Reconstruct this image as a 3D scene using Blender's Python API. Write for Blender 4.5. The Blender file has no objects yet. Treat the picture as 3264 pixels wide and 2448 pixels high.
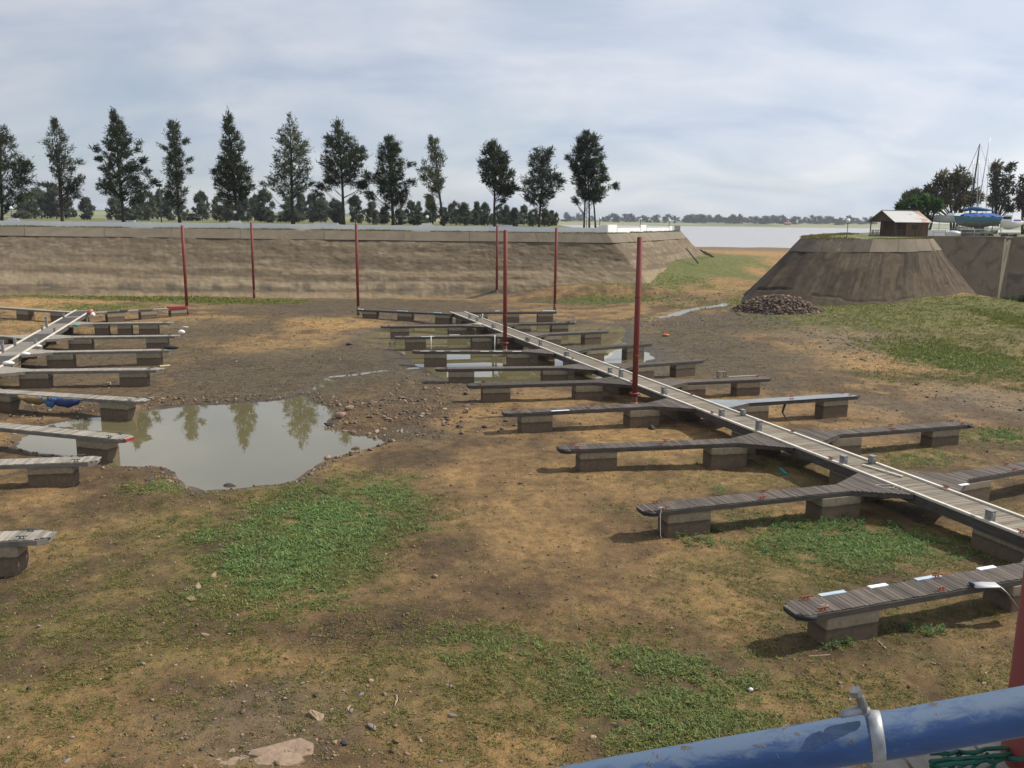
import bpy, math, random
import numpy as np
from mathutils import Matrix, Vector
R = math.radians
random.seed(7); rng = np.random.default_rng(7)
scene = bpy.context.scene
col = scene.collection

# ------------------------------------------------------------------ camera
EYE = 11.0                                   # eye height above the dry basin floor
FPX, HZ, ROLL = 2738.0, 700.0, 0.012         # focal length in photo pixels, horizon row, camera roll
PITCH = math.atan((1224 - HZ) / FPX)
cam_d = bpy.data.cameras.new('camera'); cam = bpy.data.objects.new('camera', cam_d); col.objects.link(cam)
cam_d.sensor_width = 36; cam_d.lens = FPX / 3264 * 36; cam_d.clip_start = 0.05; cam_d.clip_end = 20000
fw = Vector((0, math.cos(PITCH), -math.sin(PITCH))); up0 = Vector((0, math.sin(PITCH), math.cos(PITCH))); rt0 = Vector((1, 0, 0))
rt = rt0 * math.cos(ROLL) + up0 * math.sin(ROLL); up = up0 * math.cos(ROLL) - rt0 * math.sin(ROLL)
M = Matrix.Identity(4)
for i in range(3): M[i][0] = rt[i]; M[i][1] = up[i]; M[i][2] = -fw[i]; M[i][3] = (0, 0, EYE)[i]
cam.matrix_world = M
scene.camera = cam

# ------------------------------------------------------------------ sky and sun
SUN_EL, SUN_AZ = R(47), R(75)                # azimuth from +Y (away from the viewer) towards +X
SUN = Vector((math.cos(SUN_EL) * math.sin(SUN_AZ), math.cos(SUN_EL) * math.cos(SUN_AZ), math.sin(SUN_EL)))
w = bpy.data.worlds.new('World'); scene.world = w; w.use_nodes = True
nt = w.node_tree; N = nt.nodes; L = nt.links
bg = N['Background']; bg.inputs['Strength'].default_value = 0.1
sky = N.new('ShaderNodeTexSky'); sky.sky_type = 'NISHITA'; sky.sun_disc = False
sky.sun_elevation = SUN_EL; sky.sun_rotation = SUN_AZ; sky.altitude = 1500; sky.air_density = 1.0; sky.dust_density = 2.0; sky.ozone_density = 1.0
tc = N.new('ShaderNodeTexCoord')
sep = N.new('ShaderNodeSeparateXYZ'); L.new(tc.outputs['Generated'], sep.inputs[0])
# project the view direction on a high flat layer so that clouds foreshorten towards the horizon
add = N.new('ShaderNodeMath'); add.operation = 'ADD'; add.inputs[1].default_value = 0.34; L.new(sep.outputs['Z'], add.inputs[0])
mx = N.new('ShaderNodeMath'); mx.operation = 'MAXIMUM'; mx.inputs[1].default_value = 0.05; L.new(add.outputs[0], mx.inputs[0])
dv = N.new('ShaderNodeVectorMath'); dv.operation = 'DIVIDE'; L.new(tc.outputs['Generated'], dv.inputs[0])
cmb = N.new('ShaderNodeCombineXYZ'); 
for k in range(3): L.new(mx.outputs[0], cmb.inputs[k])
L.new(cmb.outputs[0], dv.inputs[1])
mp = N.new('ShaderNodeMapping'); mp.inputs['Scale'].default_value = (1.0, 1.5, 0.0); mp.inputs['Location'].default_value = (3.1, 1.7, 0); mp.inputs['Rotation'].default_value = (0, 0, 0.5)
L.new(dv.outputs[0], mp.inputs[0])
n1 = N.new('ShaderNodeTexNoise'); n1.inputs['Scale'].default_value = 1.0; n1.inputs['Detail'].default_value = 5; n1.inputs['Roughness'].default_value = 0.55; n1.inputs['Distortion'].default_value = 0.6; L.new(mp.outputs[0], n1.inputs['Vector'])
n2 = N.new('ShaderNodeTexNoise'); n2.inputs['Scale'].default_value = 2.4; n2.inputs['Detail'].default_value = 5; n2.inputs['Distortion'].default_value = 0.4; L.new(mp.outputs[0], n2.inputs['Vector'])
r1 = N.new('ShaderNodeValToRGB'); r1.color_ramp.elements[0].position = 0.33; r1.color_ramp.elements[0].color = (0.5, 0.5, 0.5, 1); r1.color_ramp.elements[1].position = 0.62; r1.color_ramp.elements[1].color = (0.95, 0.95, 0.95, 1); L.new(n1.outputs['Fac'], r1.inputs[0])
r2 = N.new('ShaderNodeValToRGB'); r2.color_ramp.elements[0].position = 0.3; r2.color_ramp.elements[0].color = (5.3, 6.05, 7.4, 1); r2.color_ramp.elements[1].position = 0.7; r2.color_ramp.elements[1].color = (8.4, 8.5, 8.9, 1); L.new(n2.outputs['Fac'], r2.inputs[0])
# thin cloud scatters more light towards the sun
dt = N.new('ShaderNodeVectorMath'); dt.operation = 'DOT_PRODUCT'; L.new(tc.outputs['Generated'], dt.inputs[0]); dt.inputs[1].default_value = SUN
mr = N.new('ShaderNodeMapRange'); mr.inputs['From Min'].default_value = -0.2; mr.inputs['From Max'].default_value = 0.9; mr.inputs['To Min'].default_value = 0.78; mr.inputs['To Max'].default_value = 1.3; L.new(dt.outputs['Value'], mr.inputs['Value'])
sc2 = N.new('ShaderNodeVectorMath'); sc2.operation = 'SCALE'; L.new(r2.outputs[0], sc2.inputs[0]); L.new(mr.outputs[0], sc2.inputs['Scale'])
mixs = N.new('ShaderNodeMix'); mixs.data_type = 'RGBA'; L.new(r1.outputs[0], mixs.inputs[0]); L.new(sky.outputs[0], mixs.inputs[6]); L.new(sc2.outputs[0], mixs.inputs[7])
L.new(mixs.outputs[2], bg.inputs['Color'])
sd = bpy.data.lights.new('sun', 'SUN'); sd.energy = 4.9; sd.angle = R(0.7); sd.color = (1.0, 0.94, 0.84)
so = bpy.data.objects.new('sun', sd); col.objects.link(so); so.rotation_euler = SUN.to_track_quat('Z', 'Y').to_euler()
vs = scene.view_settings; vs.view_transform = 'Standard'; vs.look = 'None'; vs.exposure = 0.0; vs.gamma = 1.0; vs.use_curve_mapping = False
scene.render.engine = 'CYCLES'
scene.cycles.max_bounces = 5; scene.cycles.diffuse_bounces = 2; scene.cycles.glossy_bounces = 3; scene.cycles.transparent_max_bounces = 8
try: scene.cycles.use_denoising = True
except Exception: pass

# ------------------------------------------------------------------ surveying helpers: photo reading -> place
CROP = {'A': (0, 900, 2.0109), 'B': (1000, 900, 2.0109), 'C': (2100, 950, 1.9003), 'D': (2000, 1600, 1.75), '1': (0, 300, 2.0109), '2': (1000, 300, 2.0109),
        '3': (2100, 400, 1.9003), 'F': (0, 0, .6777), 'E': (0, 1600, 1.9564), 'H': (2740, 420, 4.147), 'N': (1780, 640, 3.95), 'M': (1100, 960, 2.765),
        'K': (0, 940, 3.456), 'Q': (1000, 1180, 3.687), 'W': (2560, 1300, 3.142)}
def S(k, x, y): o = CROP[k]; return o[0] + x / o[2], o[1] + y / o[2]
def ray(u, v):
    x = u - 1632; y = 1224 - v
    xr = x * math.cos(ROLL) - y * math.sin(ROLL); yr = x * math.sin(ROLL) + y * math.cos(ROLL)
    return xr, FPX * math.cos(PITCH) + yr * math.sin(PITCH), yr * math.cos(PITCH) - FPX * math.sin(PITCH)
def G(k, x, y, z=0.0):
    d = ray(*S(k, x, y)); t = (z - EYE) / d[2]; return Vector((d[0] * t, d[1] * t, z))
def V(k, x, y, Y):
    d = ray(*S(k, x, y)); t = Y / d[1]; return Vector((d[0] * t, Y, EYE + d[2] * t))
def GT(k, x, y):
    z = 0.0
    for _ in range(12):
        p = G(k, x, y, z); z = 0.5 * z + 0.5 * float(hbase(np.array([p.x]), np.array([p.y]))[0])
    return Vector((p.x, p.y, z))

# ------------------------------------------------------------------ numpy noise
def _hash(ix, iy, seed):
    h = (ix.astype(np.int64) * 374761393 + iy.astype(np.int64) * 668265263 + seed * 1442695041) & 0xffffffff
    h = ((h ^ (h >> 13)) * 1274126177) & 0xffffffff
    return ((h ^ (h >> 16)) & 0xffffff) / float(0xffffff)
def vnoise(x, y, seed=0):
    ix = np.floor(x); iy = np.floor(y); fx = x - ix; fy = y - iy
    fx = fx * fx * (3 - 2 * fx); fy = fy * fy * (3 - 2 * fy)
    a = _hash(ix, iy, seed); b = _hash(ix + 1, iy, seed); c = _hash(ix, iy + 1, seed); d = _hash(ix + 1, iy + 1, seed)
    return (a * (1 - fx) + b * fx) * (1 - fy) + (c * (1 - fx) + d * fx) * fy
def fbm(x, y, oct=4, seed=0):
    s = 0; a = 0.5; t = 0
    for o in range(oct):
        s = s + a * vnoise(x * 2 ** o + 13.7 * o, y * 2 ** o + 7.1 * o, seed + o); t += a; a *= 0.5
    return s / t
def sstep(a, b, x):
    t = np.clip((x - a) / (b - a), 0, 1); return t * t * (3 - 2 * t)

# ------------------------------------------------------------------ mesh builder, things and parts
class MB:
    def __init__(s): s.v = []; s.f = []; s.m = []
    def add(s, vs, fs, m=0):
        n = len(s.v); s.v += [tuple(p) for p in vs]; s.f += [tuple(i + n for i in f) for f in fs]; s.m += [m] * len(fs); return s
    def box(s, c, d, rz=0.0, m=0, rot=None, taper=1.0):
        x, y, z = d[0] / 2, d[1] / 2, d[2] / 2; t = taper
        P = [Vector((a * x * (t if e > 0 else 1), b * y * (t if e > 0 else 1), e * z)) for e in (-1, 1) for a, b in ((-1, -1), (1, -1), (1, 1), (-1, 1))]
        Rm = rot if rot is not None else Matrix.Rotation(rz, 3, 'Z')
        P = [Rm @ p + Vector(c) for p in P]
        return s.add(P, [(3, 2, 1, 0), (4, 5, 6, 7), (0, 1, 5, 4), (1, 2, 6, 5), (2, 3, 7, 6), (3, 0, 4, 7)], m)
    def prism(s, poly, z0, z1, m=0):                # poly: ccw xy list
        n = len(poly); vs = [(p[0], p[1], z0) for p in poly] + [(p[0], p[1], z1) for p in poly]
        fs = [tuple(range(n - 1, -1, -1)), tuple(range(n, 2 * n))] + [(i, (i + 1) % n, n + (i + 1) % n, n + i) for i in range(n)]
        return s.add(vs, fs, m)
    def bar(s, a, b, wd, ht, m=0):                   # box between two points
        a = Vector(a); b = Vector(b); d = (b - a); l = d.length; d.normalize()
        u = Vector((0, 0, 1)) if abs(d.z) < .95 else Vector((0, 1, 0)); y = u.cross(d).normalized(); z = d.cross(y)
        Rm = Matrix((d, y, z)).transposed(); return s.box((a + b) / 2, (l, wd, ht), m=m, rot=Rm)
    def tube(s, pts, rad, n=8, m=0, cap=True):
        pts = [Vector(p) for p in pts]; k = len(pts); rad = rad if isinstance(rad, (list, tuple)) else [rad] * k
        vs = []; y = None
        for i, p in enumerate(pts):
            d = (pts[min(i + 1, k - 1)] - pts[max(i - 1, 0)]).normalized()
            if y is None:
                u = Vector((0, 0, 1)) if abs(d.z) < .9 else Vector((1, 0, 0)); y = u.cross(d).normalized()
            else: y = (y - d * y.dot(d)).normalized()
            z = d.cross(y)
            for j in range(n):
                a = 2 * math.pi * j / n; vs.append(p + (y * math.cos(a) + z * math.sin(a)) * rad[i])
        fs = [(i * n + j, i * n + (j + 1) % n, (i + 1) * n + (j + 1) % n, (i + 1) * n + j) for i in range(k - 1) for j in range(n)]
        if cap: fs += [tuple(range(n - 1, -1, -1)), tuple(range((k - 1) * n, k * n))]
        return s.add(vs, fs, m)
    def lathe(s, prof, c=(0, 0, 0), n=16, m=0):      # prof: (r, z) list from bottom to top
        vs = []; 
        for r, z in prof:
            for j in range(n): a = 2 * math.pi * j / n; vs.append((c[0] + r * math.cos(a), c[1] + r * math.sin(a), c[2] + z))
        fs = [(i * n + j, i * n + (j + 1) % n, (i + 1) * n + (j + 1) % n, (i + 1) * n + j) for i in range(len(prof) - 1) for j in range(n)]
        fs += [tuple(range(n - 1, -1, -1)), tuple(range((len(prof) - 1) * n, len(prof) * n))]
        return s.add(vs, fs, m)
    def mesh(s, name, mats, smooth=False):
        me = bpy.data.meshes.new(name); me.from_pydata(s.v, [], s.f)
        for m in (mats if isinstance(mats, (list, tuple)) else [mats]): me.materials.append(m)
        if max(s.m, default=0) > 0: me.polygons.foreach_set('material_index', s.m)
        if smooth: me.polygons.foreach_set('use_smooth', [True] * len(s.f))
        me.update(); return me
    def build(s, name, mats, parent=None, smooth=False, loc=None, rz=0.0, kind=None):
        return link(name, s.mesh(name, mats, smooth), parent, loc, rz, kind)
def link(name, me, parent=None, loc=None, rz=0.0, kind=None):
    o = bpy.data.objects.new(name, me); col.objects.link(o)
    if parent is not None: o.parent = parent
    if loc is not None: o.location = loc
    if rz: o.rotation_euler = (0, 0, rz)
    if kind: o['kind'] = kind
    return o
def thing(name, label, cat, loc=(0, 0, 0), rz=0.0, group=None):
    o = bpy.data.objects.new(name, None); col.objects.link(o); o.empty_display_size = .3
    o.location = loc; o.rotation_euler = (0, 0, rz); return tag(o, label, cat, group)
def tag(o, label, cat, group=None):
    o['label'] = label; o['category'] = cat
    if group: o['group'] = group
    return o
def copy_tree(o, parent=None):
    c = o.copy(); col.objects.link(c)
    if parent is not None: c.parent = parent
    for ch in o.children: copy_tree(ch, c)
    return c
def np_mesh(name, verts, faces, mats, colors=None, attrs=None, smooth=False):
    """verts (n,3); faces (m,k) all with k corners"""
    me = bpy.data.meshes.new(name); n = len(verts); m, k = faces.shape
    me.vertices.add(n); me.vertices.foreach_set('co', np.ascontiguousarray(verts, dtype=np.float32).ravel())
    me.loops.add(m * k); me.loops.foreach_set('vertex_index', np.ascontiguousarray(faces, dtype=np.int32).ravel())
    me.polygons.add(m); me.polygons.foreach_set('loop_start', np.arange(0, m * k, k, dtype=np.int32)); me.polygons.foreach_set('loop_total', np.full(m, k, dtype=np.int32))
    if smooth: me.polygons.foreach_set('use_smooth', np.ones(m, dtype=bool))
    for mm in (mats if isinstance(mats, (list, tuple)) else [mats]): me.materials.append(mm)
    if colors is not None:
        a = me.attributes.new('tint', 'FLOAT_COLOR', 'POINT'); c4 = np.ones((n, 4), dtype=np.float32); c4[:, :3] = colors; a.data.foreach_set('color', c4.ravel())
    for nm, arr in (attrs or {}).items():
        a = me.attributes.new(nm, 'FLOAT', 'POINT'); a.data.foreach_set('value', np.ascontiguousarray(arr, dtype=np.float32).ravel())
    me.update(calc_edges=True); me.validate(); return me
def grid_faces(r, c):
    i = np.arange(r - 1)[:, None] * c + np.arange(c - 1)[None, :]; i = i.ravel()
    return np.stack([i, i + 1, i + c + 1, i + c], 1)

# ------------------------------------------------------------------ materials
MATS = {}
def nodes(name):
    m = bpy.data.materials.new(name); m.use_nodes = True; t = m.node_tree; MATS[name] = m
    return m, t.nodes, t.links, t.nodes['Principled BSDF']
def _noise(Nn, Ln, vec, scale, detail=5, rough=.6, dist=0.0):
    n = Nn.new('ShaderNodeTexNoise'); n.inputs['Scale'].default_value = scale; n.inputs['Detail'].default_value = detail; n.inputs['Roughness'].default_value = rough; n.inputs['Distortion'].default_value = dist
    Ln.new(vec, n.inputs['Vector']); return n
def _ramp(Nn, Ln, fac, stops):
    r = Nn.new('ShaderNodeValToRGB'); e = r.color_ramp.elements
    while len(e) < len(stops): e.new(.5)
    for i, (p, c) in enumerate(stops): e[i].position = p; e[i].color = (*c, 1) if len(c) == 3 else c
    Ln.new(fac, r.inputs[0]); return r
def _mix(Nn, Ln, fac, a, b, mode='MIX'):
    x = Nn.new('ShaderNodeMix'); x.data_type = 'RGBA'; x.blend_type = mode
    for sck, val in ((x.inputs[0], fac), (x.inputs[6], a), (x.inputs[7], b)):
        if hasattr(val, 'is_output'): Ln.new(val, sck)
        else: sck.default_value = val if isinstance(val, (int, float)) else (*val, 1)
    return x.outputs[2]
def _bump(Nn, Ln, h, B, strength=.4, dist=.02, prev=None):
    b = Nn.new('ShaderNodeBump'); b.inputs['Strength'].default_value = strength; b.inputs['Distance'].default_value = dist; Ln.new(h, b.inputs['Height'])
    if prev is not None: Ln.new(prev.outputs[0], b.inputs['Normal'])
    Ln.new(b.outputs[0], B.inputs['Normal']); return b
def simple(name, c1, c2, scale=4.0, rough=.7, metal=0.0, bump=.3, dist=.01, rand=0.0, stretch=(1, 1, 1), fine=40.0, spec=.4, stain=None, stain_at=(.58, .68), stain_scale=2.0):
    """two colours mixed by noise, optional per-object brightness and blotches of a third colour"""
    m, Nn, Ln, B = nodes(name)
    tcn = Nn.new('ShaderNodeTexCoord'); mp = Nn.new('ShaderNodeMapping'); mp.inputs['Scale'].default_value = stretch; Ln.new(tcn.outputs['Object'], mp.inputs[0])
    oi = Nn.new('ShaderNodeObjectInfo')
    off = Nn.new('ShaderNodeVectorMath'); off.operation = 'SCALE'; off.inputs['Scale'].default_value = 37.0; 
    cx = Nn.new('ShaderNodeCombineXYZ'); Ln.new(oi.outputs['Random'], cx.inputs[0]); Ln.new(oi.outputs['Random'], cx.inputs[1]); Ln.new(cx.outputs[0], off.inputs[0])
    ad = Nn.new('ShaderNodeVectorMath'); ad.operation = 'ADD'; Ln.new(mp.outputs[0], ad.inputs[0]); Ln.new(off.outputs[0], ad.inputs[1]); vec = ad.outputs[0]
    n = _noise(Nn, Ln, vec, scale); r = _ramp(Nn, Ln, n.outputs['Fac'], [(.3, c1), (.7, c2)])
    c = r.outputs[0]
    if stain is not None:
        ns = _noise(Nn, Ln, vec, stain_scale, 6, .65, .5); rs = _ramp(Nn, Ln, ns.outputs['Fac'], [(stain_at[0], (0, 0, 0)), (stain_at[1], (1, 1, 1))]); c = _mix(Nn, Ln, rs.outputs[0], c, stain)
    if rand:
        mr_ = Nn.new('ShaderNodeMapRange'); mr_.inputs['To Min'].default_value = 1 - rand; mr_.inputs['To Max'].default_value = 1 + rand; Ln.new(oi.outputs['Random'], mr_.inputs['Value'])
        sc_ = Nn.new('ShaderNodeVectorMath'); sc_.operation = 'SCALE'; Ln.new(c, sc_.inputs[0]); Ln.new(mr_.outputs[0], sc_.inputs['Scale']); c = sc_.outputs[0]
    Ln.new(c, B.inputs['Base Color']); B.inputs['Roughness'].default_value = rough; B.inputs['Metallic'].default_value = metal; B.inputs['Specular IOR Level'].default_value = spec
    if bump:
        nf = _noise(Nn, Ln, vec, fine, 6, .7); _bump(Nn, Ln, nf.outputs['Fac'], B, bump, dist)
    return m
def tinted(name, rough=.8, bump=0.0, trans=0.0):
    """colour comes from the mesh attribute 'tint' (each leaf or stone has its own), with noise on top"""
    m, Nn, Ln, B = nodes(name)
    a = Nn.new('ShaderNodeAttribute'); a.attribute_name = 'tint'
    tcn = Nn.new('ShaderNodeTexCoord'); n = _noise(Nn, Ln, tcn.outputs['Object'], 9.0)
    r = _ramp(Nn, Ln, n.outputs['Fac'], [(.25, (.7, .7, .7)), (.75, (1.25, 1.25, 1.25))])
    c = _mix(Nn, Ln, 1.0, a.outputs['Color'], r.outputs[0], 'MULTIPLY'); Ln.new(c, B.inputs['Base Color'])
    B.inputs['Roughness'].default_value = rough; B.inputs['Specular IOR Level'].default_value = .25
    if bump: nf = _noise(Nn, Ln, tcn.outputs['Object'], 60.0, 6, .7); _bump(Nn, Ln, nf.outputs['Fac'], B, bump, .01)
    if trans:
        tr = Nn.new('ShaderNodeBsdfTranslucent'); Ln.new(c, tr.inputs[0]); mxs = Nn.new('ShaderNodeMixShader'); mxs.inputs[0].default_value = trans
        out = Nn['Material Output']; Ln.new(B.outputs[0], mxs.inputs[1]); Ln.new(tr.outputs[0], mxs.inputs[2]); Ln.new(mxs.outputs[0], out.inputs[0])
    return m
# ------------------------------------------------------------------ terrain of the dry basin
PLAT = 9.1                                   # level of the banks around the basin
LAKE = 3.0
def pts(k, l): return [G(k, *p).xy for p in l]
POND_A = pts('A', [(70, 1045), (180, 955), (310, 902), (600, 862), (850, 832), (1150, 787), (1450, 770), (1700, 757), (1850, 737), (1950, 712), (1990, 740), (2060, 787), (2150, 812), (2140, 850), (2085, 930)]) \
    + pts('Q', [(330, 720), (430, 755), (640, 775), (790, 812), (830, 842), (700, 892), (420, 972), (230, 1042), (100, 1112), (0, 1172)]) \
    + pts('A', [(1900, 1275), (1700, 1292), (1500, 1322), (1300, 1347), (1240, 1340), (1170, 1290), (1110, 1212), (1060, 1182), (760, 1174), (620, 1150), (560, 1122), (380, 1117), (200, 1082), (100, 1065)])
POND_B = pts('M', [(110, 310), (150, 290), (250, 258), (400, 236), (700, 196), (1000, 176), (1250, 168), (1500, 172)]) \
    + pts('B', [(1500, 240), (1720, 262), (1990, 282), (2010, 320), (1965, 372), (2085, 420), (2150, 450), (2205, 487), (2120, 506), (2080, 560), (1950, 600), (1750, 618), (1640, 640)]) \
    + pts('M', [(1650, 708), (1150, 712), (920, 692), (800, 664), (740, 606), (625, 572), (600, 532), (520, 472), (430, 422), (330, 372), (130, 335)])
STREAM = [G(*p).xy for p in (('A', 1955, 705), ('A', 2030, 672), ('A', 2130, 632), ('B', 60, 606), ('B', 250, 590), ('B', 420, 566), ('B', 560, 553), ('B', 660, 545))]
def poly_sd(P, x, y):
    """signed distance, negative inside"""
    d = np.full(x.shape, 1e9); ins = np.zeros(x.shape, bool); n = len(P)
    for i in range(n):
        ax, ay = P[i]; bx, by = P[(i + 1) % n]; ex, ey = bx - ax, by - ay
        t = np.clip(((x - ax) * ex + (y - ay) * ey) / (ex * ex + ey * ey + 1e-9), 0, 1)
        d = np.minimum(d, np.hypot(x - ax - t * ex, y - ay - t * ey))
        c = ((ay > y) != (by > y)) & (x < (bx - ax) * (y - ay) / (by - ay + 1e-12) + ax); ins ^= c
    return np.where(ins, -d, d)
def line_d(P, x, y):
    d = np.full(x.shape, 1e9)
    for (ax, ay), (bx, by) in zip(P[:-1], P[1:]):
        ex, ey = bx - ax, by - ay; t = np.clip(((x - ax) * ex + (y - ay) * ey) / (ex * ex + ey * ey + 1e-9), 0, 1)
        d = np.minimum(d, np.hypot(x - ax - t * ex, y - ay - t * ey))
    return d
def hbase(x, y):
    q = y - 0.8 * np.maximum(x - 20, 0)
    hc = np.where(q < 122, 2.0 * sstep(115.5, 122, q), 2.0 + 2.5 * sstep(122, 147, q)) * sstep(-4, 10, x) - 2.0 * sstep(190, 330, y) * sstep(-4, 10, x)
    r = 1.25 * sstep(72, 100, y) * sstep(10, 28, x) * (1 - .8 * sstep(62, 72, x)) + 0.5 * sstep(98, 112, y) * sstep(44, 54, x) * (1 - sstep(62, 70, x))
    z = np.maximum(hc, r)
    z = z + .55 * np.exp(-(((x + 70) / 17) ** 2 + ((y - 108) / 7) ** 2)) + .25 * np.exp(-(((x + 34) / 7) ** 2 + ((y - 92) / 4) ** 2)) + .3 * np.exp(-(((x + 20) / 6) ** 2 + ((y - 92) / 4.) ** 2))
    return z
STREAM_R = [(GT('3', *p).xy) for p in ((-160, 1176), (0, 1163), (60, 1158), (112, 1146), (180, 1122), (240, 1110), (310, 1102), (372, 1097), (420, 1070))]
def height(x, y, fine=True):
    z = hbase(x, y)
    if fine:
        z = z + (fbm(x * .12, y * .12, 4, 3) - .5) * .35 * sstep(5, 20, y) + (fbm(x * .9, y * .9, 4, 9) - .5) * .10 + (fbm(x * 4.3, y * 4.3, 3, 21) - .5) * .075 + (vnoise(x * 11, y * 11, 27) - .5) * .03 * sstep(70, 30, y)
    wob = (fbm(x * .8, y * .8, 4, 31) - .5)
    sa = poly_sd(POND_A, x, y) + wob * .9; sb = poly_sd(POND_B, x, y) + wob * .7 - .15
    for sd_, amp, sl in ((sa, .35, .16), (sb, .25, .09)):
        k = sstep(2.6, 0.2, sd_)                     # near the pond the floor follows the shore profile
        shore = np.clip(sd_ * sl, -amp, .30) - .03 + (z - hbase(x, y)) * .35 * sstep(0, 1.2, sd_)
        z = z * (1 - k) + shore * k
    dl = line_d(STREAM, x, y) + wob * .22; k = sstep(.9, .15, dl); z = z * (1 - k) + (-.07 + np.clip(dl - .14, -.06, 1) * .12) * k
    dl = line_d(STREAM_R, x, y) + wob * .35; k = sstep(.8, .1, dl); z = z - .12 * k
    return z
def zone(lst, x, y, sharp=.45, warp=.55, seed=50):
    n = (fbm(x * .35, y * .35, 4, seed) - .5) + .8 * (fbm(x * 1.6, y * 1.6, 4, seed + 9) - .5)
    W = np.zeros_like(x)
    for cx, cy, rx, ry, wt in lst:
        c = GT('F', cx, cy); a = abs(GT('F', cx + rx, cy).x - GT('F', cx - rx, cy).x) / 2; b = abs(GT('F', cx, cy - ry).y - GT('F', cx, cy + ry).y) / 2
        d = np.sqrt(((x - c.x) / a) ** 2 + ((y - c.y) / b) ** 2) + n * warp * 2
        W = np.maximum(W, wt * sstep(1 + sharp, 1 - sharp, d))
    return W
Z_ORANGE = [(110, 652, 130, 13, 1), (440, 691, 85, 10, 1), (720, 690, 95, 13, 1), (610, 756, 120, 20, .8), (1700, 716, 130, 12, .7), (1800, 775, 170, 28, .75), (1600, 625, 90, 18, .7), (1090, 850, 110, 30, .5), (1400, 950, 160, 40, .85), (1200, 1040, 260, 60, .45), (1250, 1170, 170, 90, .4), (1560, 1300, 70, 60, .85), (170, 1560, 220, 120, .7), (1130, 1590, 120, 90, .75), (40, 1085, 80, 25, .5), (80, 700, 100, 14, .6), (860, 641, 230, 4, .7), (1620, 545, 120, 14, 1), (1580, 870, 180, 25, .6), (1800, 1120, 120, 30, .5), (620, 1290, 130, 50, .5), (1880, 1480, 160, 50, .5), (100, 1180, 120, 50, .45), (1700, 1560, 250, 60, .45), (480, 1420, 200, 50, .5), (1250, 1350, 250, 60, .35)]
Z_MUD = [(650, 800, 330, 66, 1), (800, 664, 300, 22, 1), (1500, 760, 220, 60, 1), (1560, 700, 190, 26, .95), (440, 712, 150, 26, .85), (900, 935, 90, 22, .8), (1010, 770, 190, 60, .9), (1330, 650, 190, 12, .8), (200, 770, 220, 60, .7), (150, 850, 200, 30, .6), (1350, 740, 110, 40, 1)]
Z_CRACK = [(780, 1368, 100, 38, 1), (830, 1190, 70, 50, .7), (640, 1180, 40, 20, .6), (520, 1190, 90, 30, .5)]
Z_DARK = [(560, 872, 260, 14, .9), (840, 890, 110, 50, .8), (1180, 1250, 230, 60, .55), (830, 1330, 200, 70, .55), (1650, 780, 120, 36, .5), (880, 985, 110, 26, .6), (120, 890, 130, 18, .8), (1100, 980, 160, 20, .4), (880, 1080, 60, 80, .5), (660, 1590, 200, 60, .45), (450, 1060, 90, 16, .5), (1880, 1420, 260, 30, .35), (760, 1220, 150, 60, .5), (1950, 662, 260, 18, .6), (1600, 650, 120, 16, .4), (1300, 1110, 120, 50, .35), (500, 1180, 160, 40, .4)]
Z_GREEN = [(680, 1150, 230, 130, .95), (480, 1130, 180, 60, .6), (620, 1250, 140, 40, .6), (2060, 775, 120, 42, 1), (2190, 690, 60, 24, 1), (1960, 690, 260, 30, .75), (1840, 662, 240, 20, .8), (2080, 655, 140, 16, .8), (430, 649, 210, 6, 1), (150, 641, 160, 5, .9), (200, 664, 120, 7, .7), (1520, 578, 150, 34, 1), (1590, 560, 90, 16, .9), (1330, 633, 130, 8, .9), (1300, 1480, 330, 120, .6), (1420, 1560, 280, 100, .7), (1830, 1180, 280, 55, .8), (1800, 1250, 150, 40, .6), (260, 1260, 230, 60, .55), (160, 1400, 220, 90, .5), (1050, 1380, 260, 60, .5), (1900, 1000, 200, 35, .5), (2130, 950, 110, 22, .7), (2100, 1080, 130, 40, .4), (330, 1050, 80, 20, .55), (960, 1500, 160, 50, .45), (1900, 1540, 200, 50, .35), (80, 1270, 120, 30, .4), (350, 1480, 200, 60, .4), (1700, 1060, 130, 30, .35), (1560, 1130, 90, 40, .35), (1980, 815, 130, 16, .7), (700, 1460, 160, 40, .3), (250, 1330, 420, 190, .55), (1200, 1460, 640, 120, .5), (1780, 1230, 300, 140, .5), (420, 1150, 330, 90, .55), (2150, 790, 120, 50, .9), (1750, 1010, 420, 60, .4), (1850, 1500, 380, 90, .45), (2120, 740, 120, 36, .7), (1700, 600, 0.5, 0.5, 0), (1480, 612, 200, 16, .8)]
Z_GRAVEL = [(1920, 745, 170, 36, .8), (2120, 860, 120, 34, .8), (1720, 690, 170, 12, .6), (620, 1560, 230, 80, .6), (1950, 880, 160, 24, .5), (1480, 690, 110, 14, .5)]
# ground sheet: finer near the viewer, coarse far away
ROWS, COLS = 660, 520
yr = 8.5 * (430 / 8.5) ** (np.linspace(0, 1, ROWS)); tr = np.linspace(-1.02, 1.02, COLS)
gx = (tr[None, :] * (yr[:, None] + 3)).ravel(); gy = np.repeat(yr, COLS)
gz = height(gx, gy)
W_or = zone(Z_ORANGE, gx, gy, seed=50); W_mu = zone(Z_MUD, gx, gy, seed=60, warp=.4); W_da = zone(Z_DARK, gx, gy, seed=70); W_gr = zone(Z_GREEN, gx, gy, seed=80); W_gv = zone(Z_GRAVEL, gx, gy, seed=90)
Z_PATH = [(1535, 634, 60, 12, 1), (1600, 614, 60, 15, 1), (1655, 592, 42, 13, 1), (1690, 570, 40, 12, .8)]
W_pa = zone(Z_PATH, gx, gy, .4, .25, 95); W_gr = W_gr * (1 - .9 * W_pa); W_or = np.maximum(W_or, W_pa * .55)
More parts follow.
